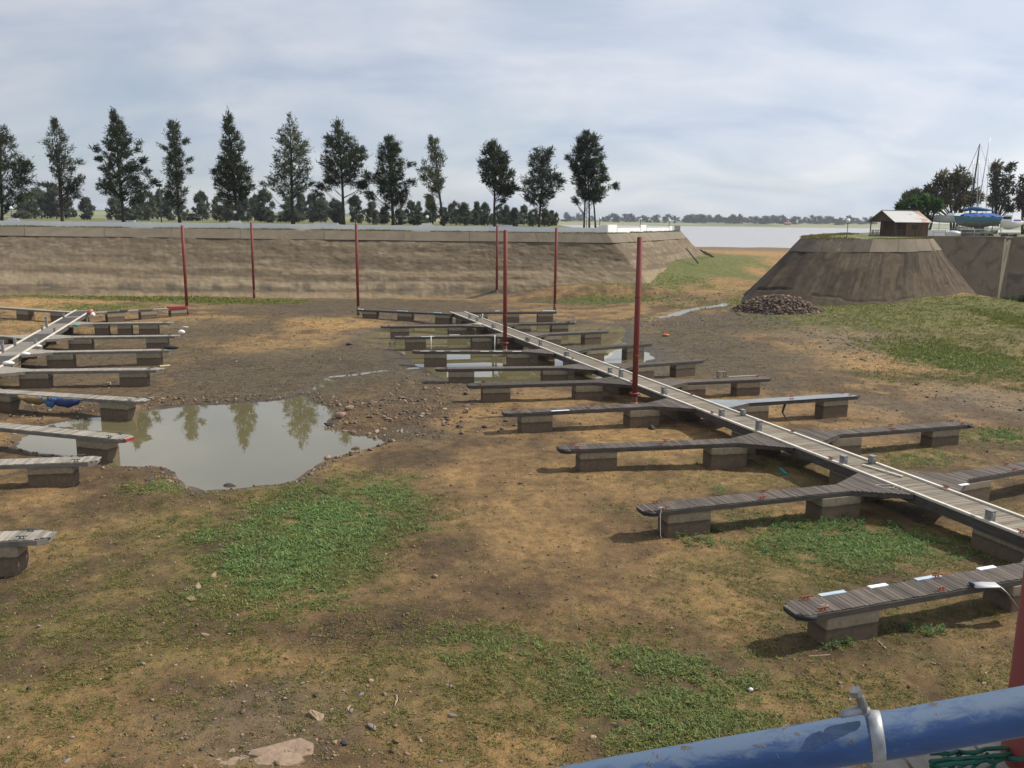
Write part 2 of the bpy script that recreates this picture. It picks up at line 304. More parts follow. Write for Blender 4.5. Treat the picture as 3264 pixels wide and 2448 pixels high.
def lerpc(c, w, t): return c * (1 - w[:, None]) + np.array(t)[None, :] * w[:, None]
nb = fbm(gx * .5, gy * .5, 5, 101); n3 = fbm(gx * 2.2, gy * 2.2, 4, 111)
C = np.tile(np.array([.205, .137, .078]), (len(gx), 1))
C = lerpc(C, sstep(.40, .66, nb) * .85, (.36, .24, .12)); C = lerpc(C, sstep(.52, .32, nb) * .65, (.11, .077, .047))
C = lerpc(C, W_or * (.55 + .45 * sstep(.3, .6, n3)), (.46, .295, .135))
C = lerpc(C, W_da * .85, (.10, .068, .043))
C = lerpc(C, W_mu * .92, (.175, .145, .105)); C = lerpc(C, W_mu * sstep(.5, .7, nb) * .6, (.11, .088, .062))
C = lerpc(C, W_gv * .7, (.20, .175, .15))
C = lerpc(C, W_gr * .80 * sstep(.36, .58, n3 * .5 + nb * .5), (.14, .148, .05))
far = sstep(60, 100, gy); C = lerpc(C, W_gr * far * .85, (.15, .18, .055))
# beach sand towards the lake, and wet rims of the ponds
C = lerpc(C, sstep(185, 225, gy), (.225, .168, .115))
sa = poly_sd(POND_A, gx, gy); sb = poly_sd(POND_B, gx, gy); sl = np.minimum(line_d(STREAM, gx, gy) - .1, line_d(STREAM_R, gx, gy) - .1)
wet = np.maximum(sstep(.7, .0, sa), sstep(2.2, .1, sb)); wet = np.maximum(wet, sstep(.7, .1, sl) * .8)
C = lerpc(C, wet * .55, (.085, .068, .048))
wet = np.maximum(wet, sstep(4.5, .6, sb) * .45)
C = C * (.86 + .28 * fbm(gx * 7, gy * 7, 3, 121))[:, None] * np.array([.73, .70, .61])
mud_w = np.clip(np.maximum(W_mu * 1.1 - W_or * .6, zone(Z_CRACK, gx, gy, seed=64)), 0, 1)
# ground material
m_ground, Nn, Ln, B = nodes('basin_soil')
at = Nn.new('ShaderNodeAttribute'); at.attribute_name = 'tint'; ac = Nn.new('ShaderNodeAttribute'); ac.attribute_name = 'crack'; aw = Nn.new('ShaderNodeAttribute'); aw.attribute_name = 'wet'
tcn = Nn.new('ShaderNodeTexCoord'); vec = tcn.outputs['Object']
na = _noise(Nn, Ln, vec, 1.7, 8, .68); ra = _ramp(Nn, Ln, na.outputs['Fac'], [(.30, (.52, .50, .47)), (.5, (1, 1, 1)), (.70, (1.5, 1.45, 1.36))])
c1 = _mix(Nn, Ln, .85, at.outputs['Color'], ra.outputs[0], 'MULTIPLY')
nf = _noise(Nn, Ln, vec, 22, 5, .75); rf = _ramp(Nn, Ln, nf.outputs['Fac'], [(.3, (.38, .36, .34)), (.5, (.95, .94, .92)), (.62, (1.15, 1.13, 1.1)), (.75, (1.75, 1.7, 1.62))])
c2 = _mix(Nn, Ln, .8, c1, rf.outputs[0], 'MULTIPLY')
wv = Nn.new('ShaderNodeVectorMath'); wv.operation = 'MULTIPLY_ADD'; nw = _noise(Nn, Ln, vec, 2.0, 3); Ln.new(nw.outputs['Color'], wv.inputs[0]); wv.inputs[1].default_value = (.22, .22, 0); Ln.new(vec, wv.inputs[2])
cs = []
for scl, wd in ((5.2, .08), (1.9, .055), (.8, .04)):
    vo = Nn.new('ShaderNodeTexVoronoi'); vo.feature = 'DISTANCE_TO_EDGE'; vo.inputs['Scale'].default_value = scl; vo.inputs['Randomness'].default_value = .9; vo.voronoi_dimensions = '2D'; Ln.new(wv.outputs[0], vo.inputs['Vector'])
    cs.append(_ramp(Nn, Ln, vo.outputs['Distance'], [(0, (0, 0, 0)), (wd, (1, 1, 1))]))
crk = _mix(Nn, Ln, 1.0, _mix(Nn, Ln, 1.0, cs[0].outputs[0], cs[1].outputs[0], 'MULTIPLY'), cs[2].outputs[0], 'MULTIPLY')
crw = _mix(Nn, Ln, ac.outputs['Fac'], (1, 1, 1), crk)
cr_c = _ramp(Nn, Ln, crw, [(0, (.36, .33, .30)), (1, (1, 1, 1))])
c3 = _mix(Nn, Ln, 1.0, c2, cr_c.outputs[0], 'MULTIPLY')
Ln.new(c3, B.inputs['Base Color'])
rr = Nn.new('ShaderNodeMapRange'); rr.inputs['To Min'].default_value = .95; rr.inputs['To Max'].default_value = .38; Ln.new(aw.outputs['Fac'], rr.inputs['Value']); Ln.new(rr.outputs[0], B.inputs['Roughness']); B.inputs['Specular IOR Level'].default_value = .3
b1 = _bump(Nn, Ln, nf.outputs['Fac'], B, 1.0, .06); b2 = _bump(Nn, Ln, na.outputs['Fac'], B, .8, .16, b1); _bump(Nn, Ln, crw, B, .8, .04, b2)
me = np_mesh('basin_floor', np.stack([gx, gy, gz], 1), grid_faces(ROWS, COLS)[:, ::1], m_ground, C, {'crack': mud_w, 'wet': wet}, True)
link('basin_floor', me, kind='structure')
# ------------------------------------------------------------------ water
def water(name, base, rough, ripple, ior=1.45, fine=3.0, spec=.5):
    m, Nn, Ln, B = nodes(name); tcn = Nn.new('ShaderNodeTexCoord')
    n = _noise(Nn, Ln, tcn.outputs['Object'], .15, 4); r = _ramp(Nn, Ln, n.outputs['Fac'], [(.35, base), (.65, tuple(c * 1.18 for c in base))]); Ln.new(r.outputs[0], B.inputs['Base Color'])
    B.inputs['Roughness'].default_value = rough; B.inputs['IOR'].default_value = ior; B.inputs['Specular IOR Level'].default_value = spec
    mp = Nn.new('ShaderNodeMapping'); mp.inputs['Scale'].default_value = (1, .6, 1); Ln.new(tcn.outputs['Object'], mp.inputs[0])
    nn = _noise(Nn, Ln, mp.outputs[0], fine, 3, .5); _bump(Nn, Ln, nn.outputs['Fac'], B, ripple, .02)
    return m
m_pond = water('murky_water', (.118, .103, .052), .012, .03, 1.85, 2.2, .5)
m_lake = water('lake_water', (.30, .27, .24), .22, .6, 1.4, .22)
def flat(name, P, z, m, kind='structure', grow=0.0):
    c = sum((Vector(p) for p in P), Vector((0, 0))) / len(P); mb = MB()
    mb.add([(p[0] + (p[0] - c.x) * grow, p[1] + (p[1] - c.y) * grow, z) for p in P], [tuple(range(len(P)))]); return mb.build(name, m, kind=kind)
ccw = lambda P: P if sum((P[i][0] * P[(i + 1) % len(P)][1] - P[(i + 1) % len(P)][0] * P[i][1]) for i in range(len(P))) > 0 else P[::-1]
def rect_around(P, pad): xs = [p[0] for p in P]; ys = [p[1] for p in P]; return [(min(xs) - pad, min(ys) - pad), (max(xs) + pad, min(ys) - pad), (max(xs) + pad, max(ys) + pad), (min(xs) - pad, max(ys) + pad)]
def offset_poly(P, d):
    P = ccw([tuple(p) for p in P]); out = []; n = len(P)
    for i in range(n):
        a, b, c = Vector(P[i - 1]), Vector(P[i]), Vector(P[(i + 1) % n]); t = ((b - a).normalized() + (c - b).normalized()); t = t.normalized() if t.length > 1e-6 else (c - b).normalized()
        out.append((b.x + t.y * d, b.y - t.x * d))
    return out
flat('pond_water', offset_poly(POND_A, .55), -.045, m_pond)
flat('pond_water', offset_poly(POND_B, .9), -.05, m_pond)
def ribbon(name, P, wd, zf, m):
    L_, R_ = [], []
    for i, p in enumerate(P):
        d = (Vector(P[min(i + 1, len(P) - 1)]) - Vector(P[max(i - 1, 0)])).normalized(); nrm = Vector((-d.y, d.x)); ww = wd[i] if isinstance(wd, list) else wd; L_.append(Vector(p) + nrm * ww); R_.append(Vector(p) - nrm * ww)
    mb = MB(); n = len(P); mb.add([(a.x, a.y, zf(*P[i])) for i, a in enumerate(L_)] + [(a.x, a.y, zf(*P[i])) for i, a in enumerate(R_)], [(i + n, i + n + 1, i + 1, i) for i in range(n - 1)])
    return mb.build(name, m, kind='structure')
ribbon('stream', STREAM, [.7, .5, .3, .3, .3, .3, .3, .3], lambda x, y: -.048, m_pond)
def zc(x, y): return float(hbase(np.array([x]), np.array([y]))[0]) - .035 + (float(fbm(np.array([x * .12]), np.array([y * .12]), 4, 3)[0]) - .5) * .35
ribbon('stream', STREAM_R, [.5, .7, .6, 1.0, .6, .9, .8, .9, .6], zc, m_pond)
flat('lake', [(10, 215), (140, 215), (900, 215), (2400, 1560), (-200, 1560), (-150, 520), (0, 500)], LAKE, m_lake)
# ------------------------------------------------------------------ far shore and plain
fy = 470 * (7000 / 470) ** np.linspace(0, 1, 90); ft = np.linspace(-1.05, 1.05, 240)
X = (ft[None, :] * fy[:, None]).ravel(); Y = np.repeat(fy, 240); T = np.tile(ft, 90)
zl = PLAT - .3 + 18 * sstep(700, 3200, Y); zr = np.where(Y < 1430, 1.0, 2.2 + 11 * sstep(1450, 3000, Y)); k = sstep(.015, .05, T + (fbm(Y * .004, Y * 0, 3, 5) - .5) * .04)
Z = zl * (1 - k) + zr * k + (fbm(X * .002, Y * .002, 4, 8) - .5) * 8 * sstep(1600, 2600, Y)
fc = np.tile(np.array([.17, .19, .085]), (len(X), 1)); nn_ = fbm(X * .006, Y * .0025, 4, 15); fc = lerpc(fc, sstep(.42, .6, nn_), (.24, .22, .12)); fc = lerpc(fc, sstep(.45, .3, nn_), (.09, .11, .06))
m_tint = tinted('field_grass', .95)
link('far_shore', np_mesh('far_shore', np.stack([X, Y, Z], 1), grid_faces(90, 240), m_tint, fc, None, True), kind='structure')
# ------------------------------------------------------------------ sloped concrete banks
m_bank = tinted('bank_concrete', .95, .5)
def resample(P, n):
    P = [Vector(p) for p in P]; ls = [0]
    for a, b in zip(P[:-1], P[1:]): ls.append(ls[-1] + (b - a).length)
    out = []
    for t in np.linspace(0, ls[-1], n):
        i = min(max(np.searchsorted(ls, t) - 1, 0), len(P) - 2); f = (t - ls[i]) / (ls[i + 1] - ls[i]); out.append(P[i].lerp(P[i + 1], f))
    return np.array([tuple(p) for p in out]), np.linspace(0, ls[-1], n)
def paired(base, crest, n):
    """sample matching base and crest polylines (same number of corners)"""
    b = []; c = []; tot = sum((Vector(crest[i + 1]) - Vector(crest[i])).length + (Vector(base[i + 1]) - Vector(base[i])).length for i in range(len(base) - 1))
    for i in range(len(base) - 1):
        l = (Vector(crest[i + 1]) - Vector(crest[i])).length + (Vector(base[i + 1]) - Vector(base[i])).length; m_ = max(2, int(n * l / tot))
        for t in np.linspace(0, 1, m_, endpoint=False): b.append(Vector(base[i]).lerp(Vector(base[i + 1]), t)); c.append(Vector(crest[i]).lerp(Vector(crest[i + 1]), t))
    b.append(Vector(base[-1])); c.append(Vector(crest[-1])); b = np.array([tuple(p) for p in b]); c = np.array([tuple(p) for p in c])
    s = np.concatenate([[0], np.cumsum(np.hypot(*np.diff((b + c) / 2, axis=0).T))]); return b, c, s
def smooth_poly(P, k):
    for _ in range(k):
        Q = P.copy(); Q[1:-1] = (P[:-2] + 2 * P[1:-1] + P[2:]) / 4; P = Q
    return P
def bank(name, base, crest, ztop, n, rows, colour, rough, power=.88, z0=-.6, sm=6):
    b, c, s = paired(base, crest, n); b = smooth_poly(b, sm * 3); c = smooth_poly(c, sm)
    t = np.linspace(0, 1, rows)[:, None]; f = t ** power
    Xb = b[None, :, 0] * (1 - f) + c[None, :, 0] * f; Yb = b[None, :, 1] * (1 - f) + c[None, :, 1] * f; Zb = z0 + (ztop - z0) * t + np.zeros_like(Xb)
    nx = b[:, 0] - c[:, 0]; ny = b[:, 1] - c[:, 1]; nl = np.hypot(nx, ny); nx /= nl; ny /= nl
    sg = np.tile(s, (rows, 1)); d = rough(sg, Zb)
    Xb = Xb + nx[None, :] * d * .7; Yb = Yb + ny[None, :] * d * .7; Zb = Zb + d * .6 * (t < .995)
    cl = colour(sg.ravel(), Zb.ravel())
    return link(name, np_mesh(name, np.stack([Xb.ravel(), Yb.ravel(), Zb.ravel()], 1), grid_faces(rows, len(s)), m_bank, cl, None, True), kind='structure'), b, c, s
LB_base = [(-130, 112), (-69.4, 116.2), (-38.7, 118.4), (-7, 121), (22.4, 121.8), (43, 168.6), (43.5, 176), (36, 186), (18, 196)]
LB_crest = [(-132, 131), (-77, 131), (-42.4, 131), (-7.6, 130.9), (14.0, 130.2), (33, 172.5), (32.5, 174.5), (29, 178), (14, 184)]
def rough_l(s, z):
    p = fbm(s * .10, z * .55, 5, 40); q = fbm(s * .45, z * 1.6, 4, 44)
    return (np.floor(p * 10) / 10 - .5) * .36 + (np.floor(q * 5) / 5 - .5) * .14 + (q - .5) * .15 + (fbm(s * 1.8, z * 3.4, 3, 47) - .5) * .14
def col_l(s, z):
    nb = fbm(s * .035, z * 1.25, 5, 61); nc = fbm(s * .5, z * 2.0, 4, 66); ns = fbm(s * .6, z * .12, 4, 69)
    c = np.tile(np.array([.28, .215, .14]), (len(s), 1))
    c = lerpc(c, sstep(.42, .62, nb) * .75, (.36, .295, .205)); c = lerpc(c, sstep(.52, .34, nb) * .8, (.15, .12, .085))
    band = sstep(3.6, 4.6, z + (nb - .5) * 2.5) * sstep(8.2, 7.2, z); c = lerpc(c, band * (.35 + .5 * sstep(.35, .6, nc)), (.175, .14, .098))
    c = lerpc(c, sstep(.25, .9, z) * sstep(2.3, 1.2, z) * sstep(.52, .62, ns) * .7, (.12, .105, .085))
    c = lerpc(c, sstep(.6, .75, nc) * .4, (.42, .35, .25)); c = lerpc(c, sstep(.9, .2, z) * .5, (.34, .26, .16))
    c = lerpc(c, sstep(8.0, 8.6, z), (.30, .235, .15))
    return c * (.62 + .42 * fbm(s * 1.1, z * 2.2, 4, 72) + .32 * fbm(s * 2.6, z * .8, 3, 75))[:, None] * np.array([.70, .675, .63])
emb, lb, lc, ls_ = bank('embankment', LB_base, LB_crest, PLAT, 1500, 90, col_l, rough_l)
# coping slabs along the crest: a proud band with open joints
m_cope = simple('coping_concrete', (.13, .106, .075), (.195, .16, .112), .5, .92, bump=.5, dist=.03, fine=6, stain=(.16, .13, .09), stain_scale=.6, rand=.07)
def coping(parent, b, c, s, z_lo, z_hi, ztot, step, out, power, z0, s_from=0, s_to=1e9, mat=None):
    a0 = max(s[0], s_from)
    while a0 < min(s[-1], s_to) - 1:
        a1 = min(a0 + step * random.uniform(.85, 1.15), s[-1], s_to); idx = [a0 + .03] + [v for v in s if a0 + .3 < v < a1 - .3][::6] + [a1 - .03]; mb = MB(); vs = []
        dz = random.uniform(-.03, .03); do = random.uniform(-.03, .03)
        for v in idx:
            bx, by = np.interp(v, s, b[:, 0]), np.interp(v, s, b[:, 1]); cx, cy = np.interp(v, s, c[:, 0]), np.interp(v, s, c[:, 1]); nv = Vector((bx - cx, by - cy)).normalized()
            for z, o_ in ((z_lo + dz, out + do + .02), (z_hi, out + do), (z_hi + .02, -.35), (z_lo + dz, -.6)):
                f = ((z - z0) / (ztot - z0)) ** power if z < ztot else 1.0
                vs.append((bx * (1 - f) + cx * f + nv.x * o_, by * (1 - f) + cy * f + nv.y * o_, z))
        n = len(idx); fs = [(i * 4 + j, i * 4 + (j + 1) % 4, (i + 1) * 4 + (j + 1) % 4, (i + 1) * 4 + j) for i in range(n - 1) for j in range(4)] + [(3, 2, 1, 0), tuple((n - 1) * 4 + j for j in range(4))]
        mb.add(vs, fs); mb.build('coping_slab', mat or m_cope, parent); a0 = a1
coping(emb, lb, lc, ls_, 7.78, PLAT - .02, PLAT, 11, .16, .88, -.6)
# grass plateau behind the left bank
m_turf = simple('dry_turf', (.10, .10, .037), (.175, .15, .062), .22, .95, bump=.6, dist=.05, fine=5, stain=(.10, .125, .035), stain_scale=.09, stain_at=(.45, .6))
pl = [tuple(p) for p in lc[::8]] + [(14, 184), (16, 230), (20, 430), (-10, 560), (-600, 560), (-420, 131)]
flat('grass_plateau', ccw(pl), PLAT - .03, m_turf)
# right headland
HB_base = [(52, 162), (36, 134), (29, 116), (25.6, 102.5), (29.5, 100.2), (37, 102.0), (49, 107), (60.5, 116.2), (69.5, 126.3)]
HB_crest = [(64, 170), (48, 140), (40, 121), (36.6, 110.6), (38.0, 109.4), (43.3, 110), (51.5, 114), (56.5, 118.8), (59.3, 123.4)]
def rough_h(s, z):
    p = fbm(s * .25, z * .35, 5, 140); return (np.floor(p * 7) / 7 - .5) * .3 + (fbm(s * .9, z * .9, 4, 144) - .5) * .2 - .25 * np.exp(-((z - 2.3 - .8 * np.sin(s * .21) - .6 * (fbm(s * .5, z * 0, 3, 3) - .5)) / .1) ** 2) * sstep(.52, .6, fbm(s * .3, z * 0 + 4, 3, 147))
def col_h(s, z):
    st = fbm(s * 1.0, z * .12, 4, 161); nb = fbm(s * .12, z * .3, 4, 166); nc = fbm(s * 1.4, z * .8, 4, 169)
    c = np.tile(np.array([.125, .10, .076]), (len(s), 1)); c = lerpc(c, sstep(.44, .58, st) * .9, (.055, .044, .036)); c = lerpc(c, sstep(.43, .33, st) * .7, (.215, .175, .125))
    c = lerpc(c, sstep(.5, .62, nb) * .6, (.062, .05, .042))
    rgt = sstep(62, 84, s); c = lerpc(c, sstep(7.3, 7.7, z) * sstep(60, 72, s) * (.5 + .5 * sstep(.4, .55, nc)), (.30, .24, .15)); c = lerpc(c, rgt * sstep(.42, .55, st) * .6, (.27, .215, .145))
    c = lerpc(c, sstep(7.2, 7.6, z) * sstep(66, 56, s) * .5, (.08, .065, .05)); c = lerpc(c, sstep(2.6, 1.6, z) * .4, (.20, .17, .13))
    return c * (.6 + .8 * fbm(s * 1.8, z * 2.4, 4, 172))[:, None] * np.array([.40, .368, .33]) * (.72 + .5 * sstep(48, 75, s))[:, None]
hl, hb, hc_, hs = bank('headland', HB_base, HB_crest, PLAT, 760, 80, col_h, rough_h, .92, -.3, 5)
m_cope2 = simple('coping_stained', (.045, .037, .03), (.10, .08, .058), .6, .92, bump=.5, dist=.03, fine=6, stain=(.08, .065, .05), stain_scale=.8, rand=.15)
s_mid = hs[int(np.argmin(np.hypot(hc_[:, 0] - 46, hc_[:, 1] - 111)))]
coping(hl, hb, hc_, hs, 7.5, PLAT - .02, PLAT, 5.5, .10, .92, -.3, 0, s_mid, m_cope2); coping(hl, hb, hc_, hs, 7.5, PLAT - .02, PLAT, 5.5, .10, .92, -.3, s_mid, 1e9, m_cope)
pl = [tuple(p) for p in hc_[::6]] + [(72.5, 127.6), (75, 131.5), (260, 150), (420, 330), (150, 260), (90, 215)]
flat('grass_plateau', ccw(pl), PLAT - .03, m_turf)
# ------------------------------------------------------------------ quay wall at the right
m_quay = simple('quay_concrete', (.15, .125, .09), (.22, .185, .13), .35, .93, bump=.5, dist=.03, fine=4, stain=(.11, .095, .072), stain_scale=.35, stain_at=(.5, .62))
def wall_line(name, P, z0, z1, th, m, parent=None, kind=None):
    mb = MB()
    for a, b in zip(P[:-1], P[1:]):
        d = (Vector(b) - Vector(a)).normalized(); n_ = Vector((-d.y, d.x)) * th
        mb.prism(ccw([tuple(a), tuple(b), tuple(Vector(b) + n_), tuple(Vector(a) + n_)]), z0, z1)
    return mb.build(name, m, parent, kind=kind)
qw = thing('quay_wall', 'tall plain concrete quay wall at the right, joining the sloped headland', 'wall', (59, 123, 0))
def loc_(o, P): return [(p[0] - o.location.x, p[1] - o.location.y) for p in P]
wall_line('wall_panel', loc_(qw, [(58.2, 123.05), (71.3, 126.7)]), -.8, 9.25, .6, m_quay, qw)
wall_line('corner_pier', loc_(qw, [(71.3, 126.7), (73.9, 129.4)]), -.8, 9.26, .62, m_quay, qw)
wall_line('wall_panel', loc_(qw, [(73.9, 129.4), (110, 130.6)]), -.8, 9.23, .6, m_quay, qw)
wall_line('capping', loc_(qw, [(58.0, 122.98), (71.32, 126.62), (74.0, 129.25), (110, 130.5)]), 9.262, 9.42, .75, m_cope, qw)
# ------------------------------------------------------------------ white garden walls on the left bank
m_white = simple('white_paint', (.80, .80, .78), (.86, .86, .84), .8, .6, bump=.15, fine=12, stain=(.66, .64, .58), stain_scale=.7, stain_at=(.6, .75))
X0 = lambda k, x, y, Yv: V(k, x, y, Yv).x
ww = thing('white_wall', 'long low white garden wall along the top of the left bank', 'wall', (-20, 134, PLAT))
piers = [X0('1', 85, 800, 134), X0('1', 1508, 820, 134), X0('2', 725, 840, 134)]
def wall_seg(x0, x1, parent, y0=0.0):
    mb = MB(); mb.box(((x0 + x1) / 2 + 20, y0, .37), (x1 - x0, .26, .9)); mb.build('wall_section', m_white, parent)
edges = [-105.0] + [e for p in piers for e in (p - 1.35, p + 1.35)] + [12.2]
for i in range(0, len(edges), 2):
    x = edges[i]
    while x < edges[i + 1] - .1: x1 = min(x + 12.0, edges[i + 1]); wall_seg(x + .008, x1 - .008, ww); x = x1
for p in piers:                                # raised piers with hollow-curved shoulders
    prof = [(-1.34, -.08), (1.34, -.08), (1.34, .82)] + [(1.34 - .62 * math.sin(a) , .82 + .36 * (1 - math.cos(a))) for a in np.linspace(0, math.pi / 2, 6)][1:] + [(.70, 1.2), (-.70, 1.2)] + [(-1.34 + .62 * math.sin(a), .82 + .36 * (1 - math.cos(a))) for a in np.linspace(math.pi / 2, 0, 6)][:-1] + [(-1.34, .82)]
    mb = MB(); n = len(prof); mb.add([(x, -.135, z) for x, z in prof] + [(x, .135, z) for x, z in prof], [tuple(range(n)), tuple(range(2 * n - 1, n - 1, -1))] + [(i + n, (i + 1) % n + n, (i + 1) % n, i) for i in range(n)])
    mb.build('curved_pier', m_white, ww, loc=(p + 20, 0, 0))
mb = MB(); prof = [(12.25, -.08), (14.2, -.08), (14.2, 1.25), (13.9, 1.25)] + [(13.9 - 1.1 * math.sin(a) , 1.25 - .43 * (1 - math.cos(a)) ) for a in np.linspace(0, math.pi / 2, 6)][1:] + [(12.25, .82)]
n = len(prof); mb.add([(x + 20, -.13, z) for x, z in prof] + [(x + 20, .13, z) for x, z in prof], [tuple(range(n)), tuple(range(2 * n - 1, n - 1, -1))] + [(i + n, (i + 1) % n + n, (i + 1) % n, i) for i in range(n)]); mb.build('curved_end', m_white, ww)
w2 = thing('white_wall', 'white wall with square pillars at the outer end of the left bank', 'wall', (15, 136, PLAT))
for (a, b, h) in [((14.35, 134.2), (16.2, 138.4), 1.3), ((16.3, 138.6), (21.8, 151.5), .78), ((21.9, 151.7), (23.4, 155.2), 1.25), ((23.5, 155.4), (30.2, 170.6), .72), ((30.3, 170.8), (31.1, 172.4), 1.0)]:
    mb = MB(); mb.bar((a[0] - 15, a[1] - 136, h / 2 - .04), (b[0] - 15, b[1] - 136, h / 2 - .04), .3, h + .08); mb.build('wall_section' if h < .8 else 'pillar', m_white, w2)
for i, (k, x0, x1, lab) in enumerate((('1', 683, 960, 'long white planter wall behind the garden wall, below the dark bushy conifer at the left'), ('2', 0, 235, 'white planter wall behind the garden wall, below the tall straight-trunked conifer'), ('2', 1130, 1350, 'white planter wall behind the garden wall, right of the middle of the row'), )):
    a = X0(k, x0 - (200 if k == '2' and x0 == 0 else 0) * 0, 830, 140); b = X0(k, x1, 830, 140); th_ = thing('planter_wall', lab, 'wall', ((a + b) / 2, 140, PLAT), 0, None); l = b - a
    MB().box((-.17 * l, 0, .5), (l * .66 - .01, .3, 1.1)).build('front_panel', m_white, th_); MB().box((l * .33 + .005, 0, .38), (l * .34 - .01, .26, .86)).build('low_panel', m_white, th_)
    MB().box((-.5 * l + .15, 1.6, .45), (.3, 2.9, 1.0)).build('side_panel', m_white, th_)
m_grey = simple('galvanised', (.33, .34, .35), (.45, .46, .47), 6, .55, .3, .15)
m_slate = simple('slate_box', (.10, .11, .115), (.16, .17, .175), 2, .8)
gb = thing('gate_box', 'dark grey slatted screen box at the far tip of the left bank', 'screen', (33.0, 176.3, PLAT), .9)
MB().box((0, 0, .55), (2.2, .12, 1.1)).build('panel', m_slate, gb)
for sx in (-1.12, 1.12): MB().box((sx, 0, .58), (.1, .14, 1.2)).build('post', m_grey, gb)
# ------------------------------------------------------------------ globe lamps and poles
m_globe = simple('opal_glass', (.82, .81, .77), (.88, .87, .84), 3, .3, bump=0, spec=.6); m_green_globe = simple('cracked_green_globe', (.35, .6, .5), (.75, .78, .7), 5, .3, bump=0)
m_lpost = simple('lamp_post_paint', (.035, .045, .045), (.06, .07, .07), 6, .5)
def lamp(p, h, label, globe=None, r=.24):
    t = thing('globe_lamp', label, 'lamp', p, 0, 'globe lamps on the banks')
    MB().lathe([(.09, -.05), (.09, .12), (.05, .2), (.045, h - r - .05), (.1, h - r), (.1, h - r + .06)], n=10).build('post', m_lpost, t, True)
    MB().lathe([(.02, h - r)] + [(r * math.sin(a), h - r * math.cos(a)) for a in np.linspace(.35, math.pi - .02, 9)], n=14).build('globe', globe or m_globe, t, True)
def lamp_at(k, x, y, Yv, label, globe=None, r=.24, base=PLAT):
    p = V(k, x, y, Yv); lamp((p.x, Yv, base), p.z - base, label, globe, r)
lamp_at('1', 70, 730, 134.5, 'globe lamp at the left edge, behind the leftmost curved pier')
lamp_at('1', 1506, 757, 134.5, 'globe lamp behind the second curved pier, by the dark conical tree')
lamp_at('2', 727, 787, 134.5, 'globe lamp behind the third curved pier, by the leaning thin tree')
lamp_at('N', 522, 222, 137.5, 'globe lamp beside the three-trunked tree', None, .2)
lamp_at('N', 1037, 233, 154, 'globe lamp with a greenish broken globe over a white pillar', m_green_globe)
lamp_at('N', 1398, 250, 171, 'globe lamp at the outer end of the white wall')
p = G('3', 1140, 676, PLAT); lamp_at('3', 1147, 577, p.y, 'globe lamp standing alone on the grassy headland left of the hut', None, .3)
p = G('H', 1018, 1345, PLAT); lamp_at('H', 1060, 1157, p.y, 'globe lamp in front of the boats, on the quay', None, .28)
fl = thing('floodlight_pole', 'tall thin floodlight pole among the conifers at the left', 'pole', (X0('1', 1036, 820, 141), 141, PLAT)); h = V('1', 1025, 590, 141).z - PLAT
MB().tube([(0, 0, -.1), (0, 0, h)], [.09, .06], 8).build('pole', m_lpost, fl, True); MB().box((0, -.1, h + .12), (.9, .5, .45)).build('floodlight', m_lpost, fl)
fl = thing('pole', 'thin grey pole between the trunks of the three-trunked tree', 'pole', (X0('2', 1748, 855, 136.5), 136.5, PLAT)); MB().tube([(0, 0, -.1), (0, 0, 7.5)], [.06, .05], 8).build('shaft', m_grey, fl, True)
MB().lathe([(.09, 0), (.09, .2), (.06, .24)], n=8).build('foot', m_grey, fl)
# ------------------------------------------------------------------ red mooring piles
m_red = simple('red_pile_paint', (.155, .027, .021), (.215, .042, .031), 1.2, .62, bump=.25, fine=9, stain=(.17, .075, .05), stain_scale=1.6, stain_at=(.6, .7), stretch=(1, 1, .35))
m_silt = simple('silted_paint', (.16, .075, .05), (.22, .12, .08), 2.5, .9, stain=(.17, .045, .035), stain_scale=4, stain_at=(.48, .56))
m_rust = simple('faded_red', (.26, .12, .085), (.34, .19, .14), 3, .8, stain=(.18, .09, .06))
m_black = simple('black_rubber', (.018, .018, .018), (.035, .034, .033), 8, .7)
def pile(x, y, top, label, r=.165, collar=None):
    z0 = float(hbase(np.array([x]), np.array([y]))[0]); t = thing('mooring_pile', label, 'pile', (x, y, z0), 0, 'red mooring piles')
    MB().lathe([(r, -.6), (r, top - z0 - .01), (r - .02, top - z0), (.02, top - z0 - .004)], n=20).build('shaft', m_red, t, True); t.rotation_euler = (random.uniform(-.006, .006), random.uniform(-.006, .006), 0) if y > 5 else (0, 0, 0)
    MB().lathe([(r + .003, -.1), (r + .004, random.uniform(.5, .9)), (r + .001, 1.0)], n=20).build('silt_band', m_silt, t, True)
    MB().tube([(-.07, 0, top - z0), (-.06, 0, top - z0 + .09), (0, 0, top - z0 + .13), (.06, 0, top - z0 + .09), (.07, 0, top - z0)], .014, 6).build('lifting_eye', m_grey, t)
    zz = z0 + .35 * (top - z0)
    for zr_ in ((.32, .66) if top > 5 else ()): MB().lathe([(r + .006, 0), (r + .012, .02), (r + .012, .08), (r + .006, .1)], n=20, c=(0, 0, zr_ * (top - z0))).build('weld_band', m_red, t, True)
    if collar is not None:
        MB().lathe([(r + .03, -.07), (r + .13, -.06), (r + .13, .05), (r + .03, .06)], n=16, c=(0, 0, collar - z0)).build('collar', m_red, t, True)
        MB().lathe([(r + .01, -.3), (r + .02, .55), (r + .004, .56)], n=16).build('worn_foot', m_rust, t, True)
def pile_px(k, bx, by, tx, ty, label, zb=0.0, collar=None):
    p = G(k, bx, by, zb); top = V(k, tx, ty, p.y).z; pile(p.x, p.y, top, label, collar=collar); return p
PN = pile_px('F', 1371, 850, 1385, 512, 'red mooring pile on the near left side of the central walkway, tallest in view', 1.05, 1.05)
PM = pile_px('F', 1091, 741, 1090, 497, 'red mooring pile halfway along the central walkway', 1.05, 1.05)
pile_px('F', 774, 681, 771, 484, 'red mooring pile at the left end of the central jetty head')
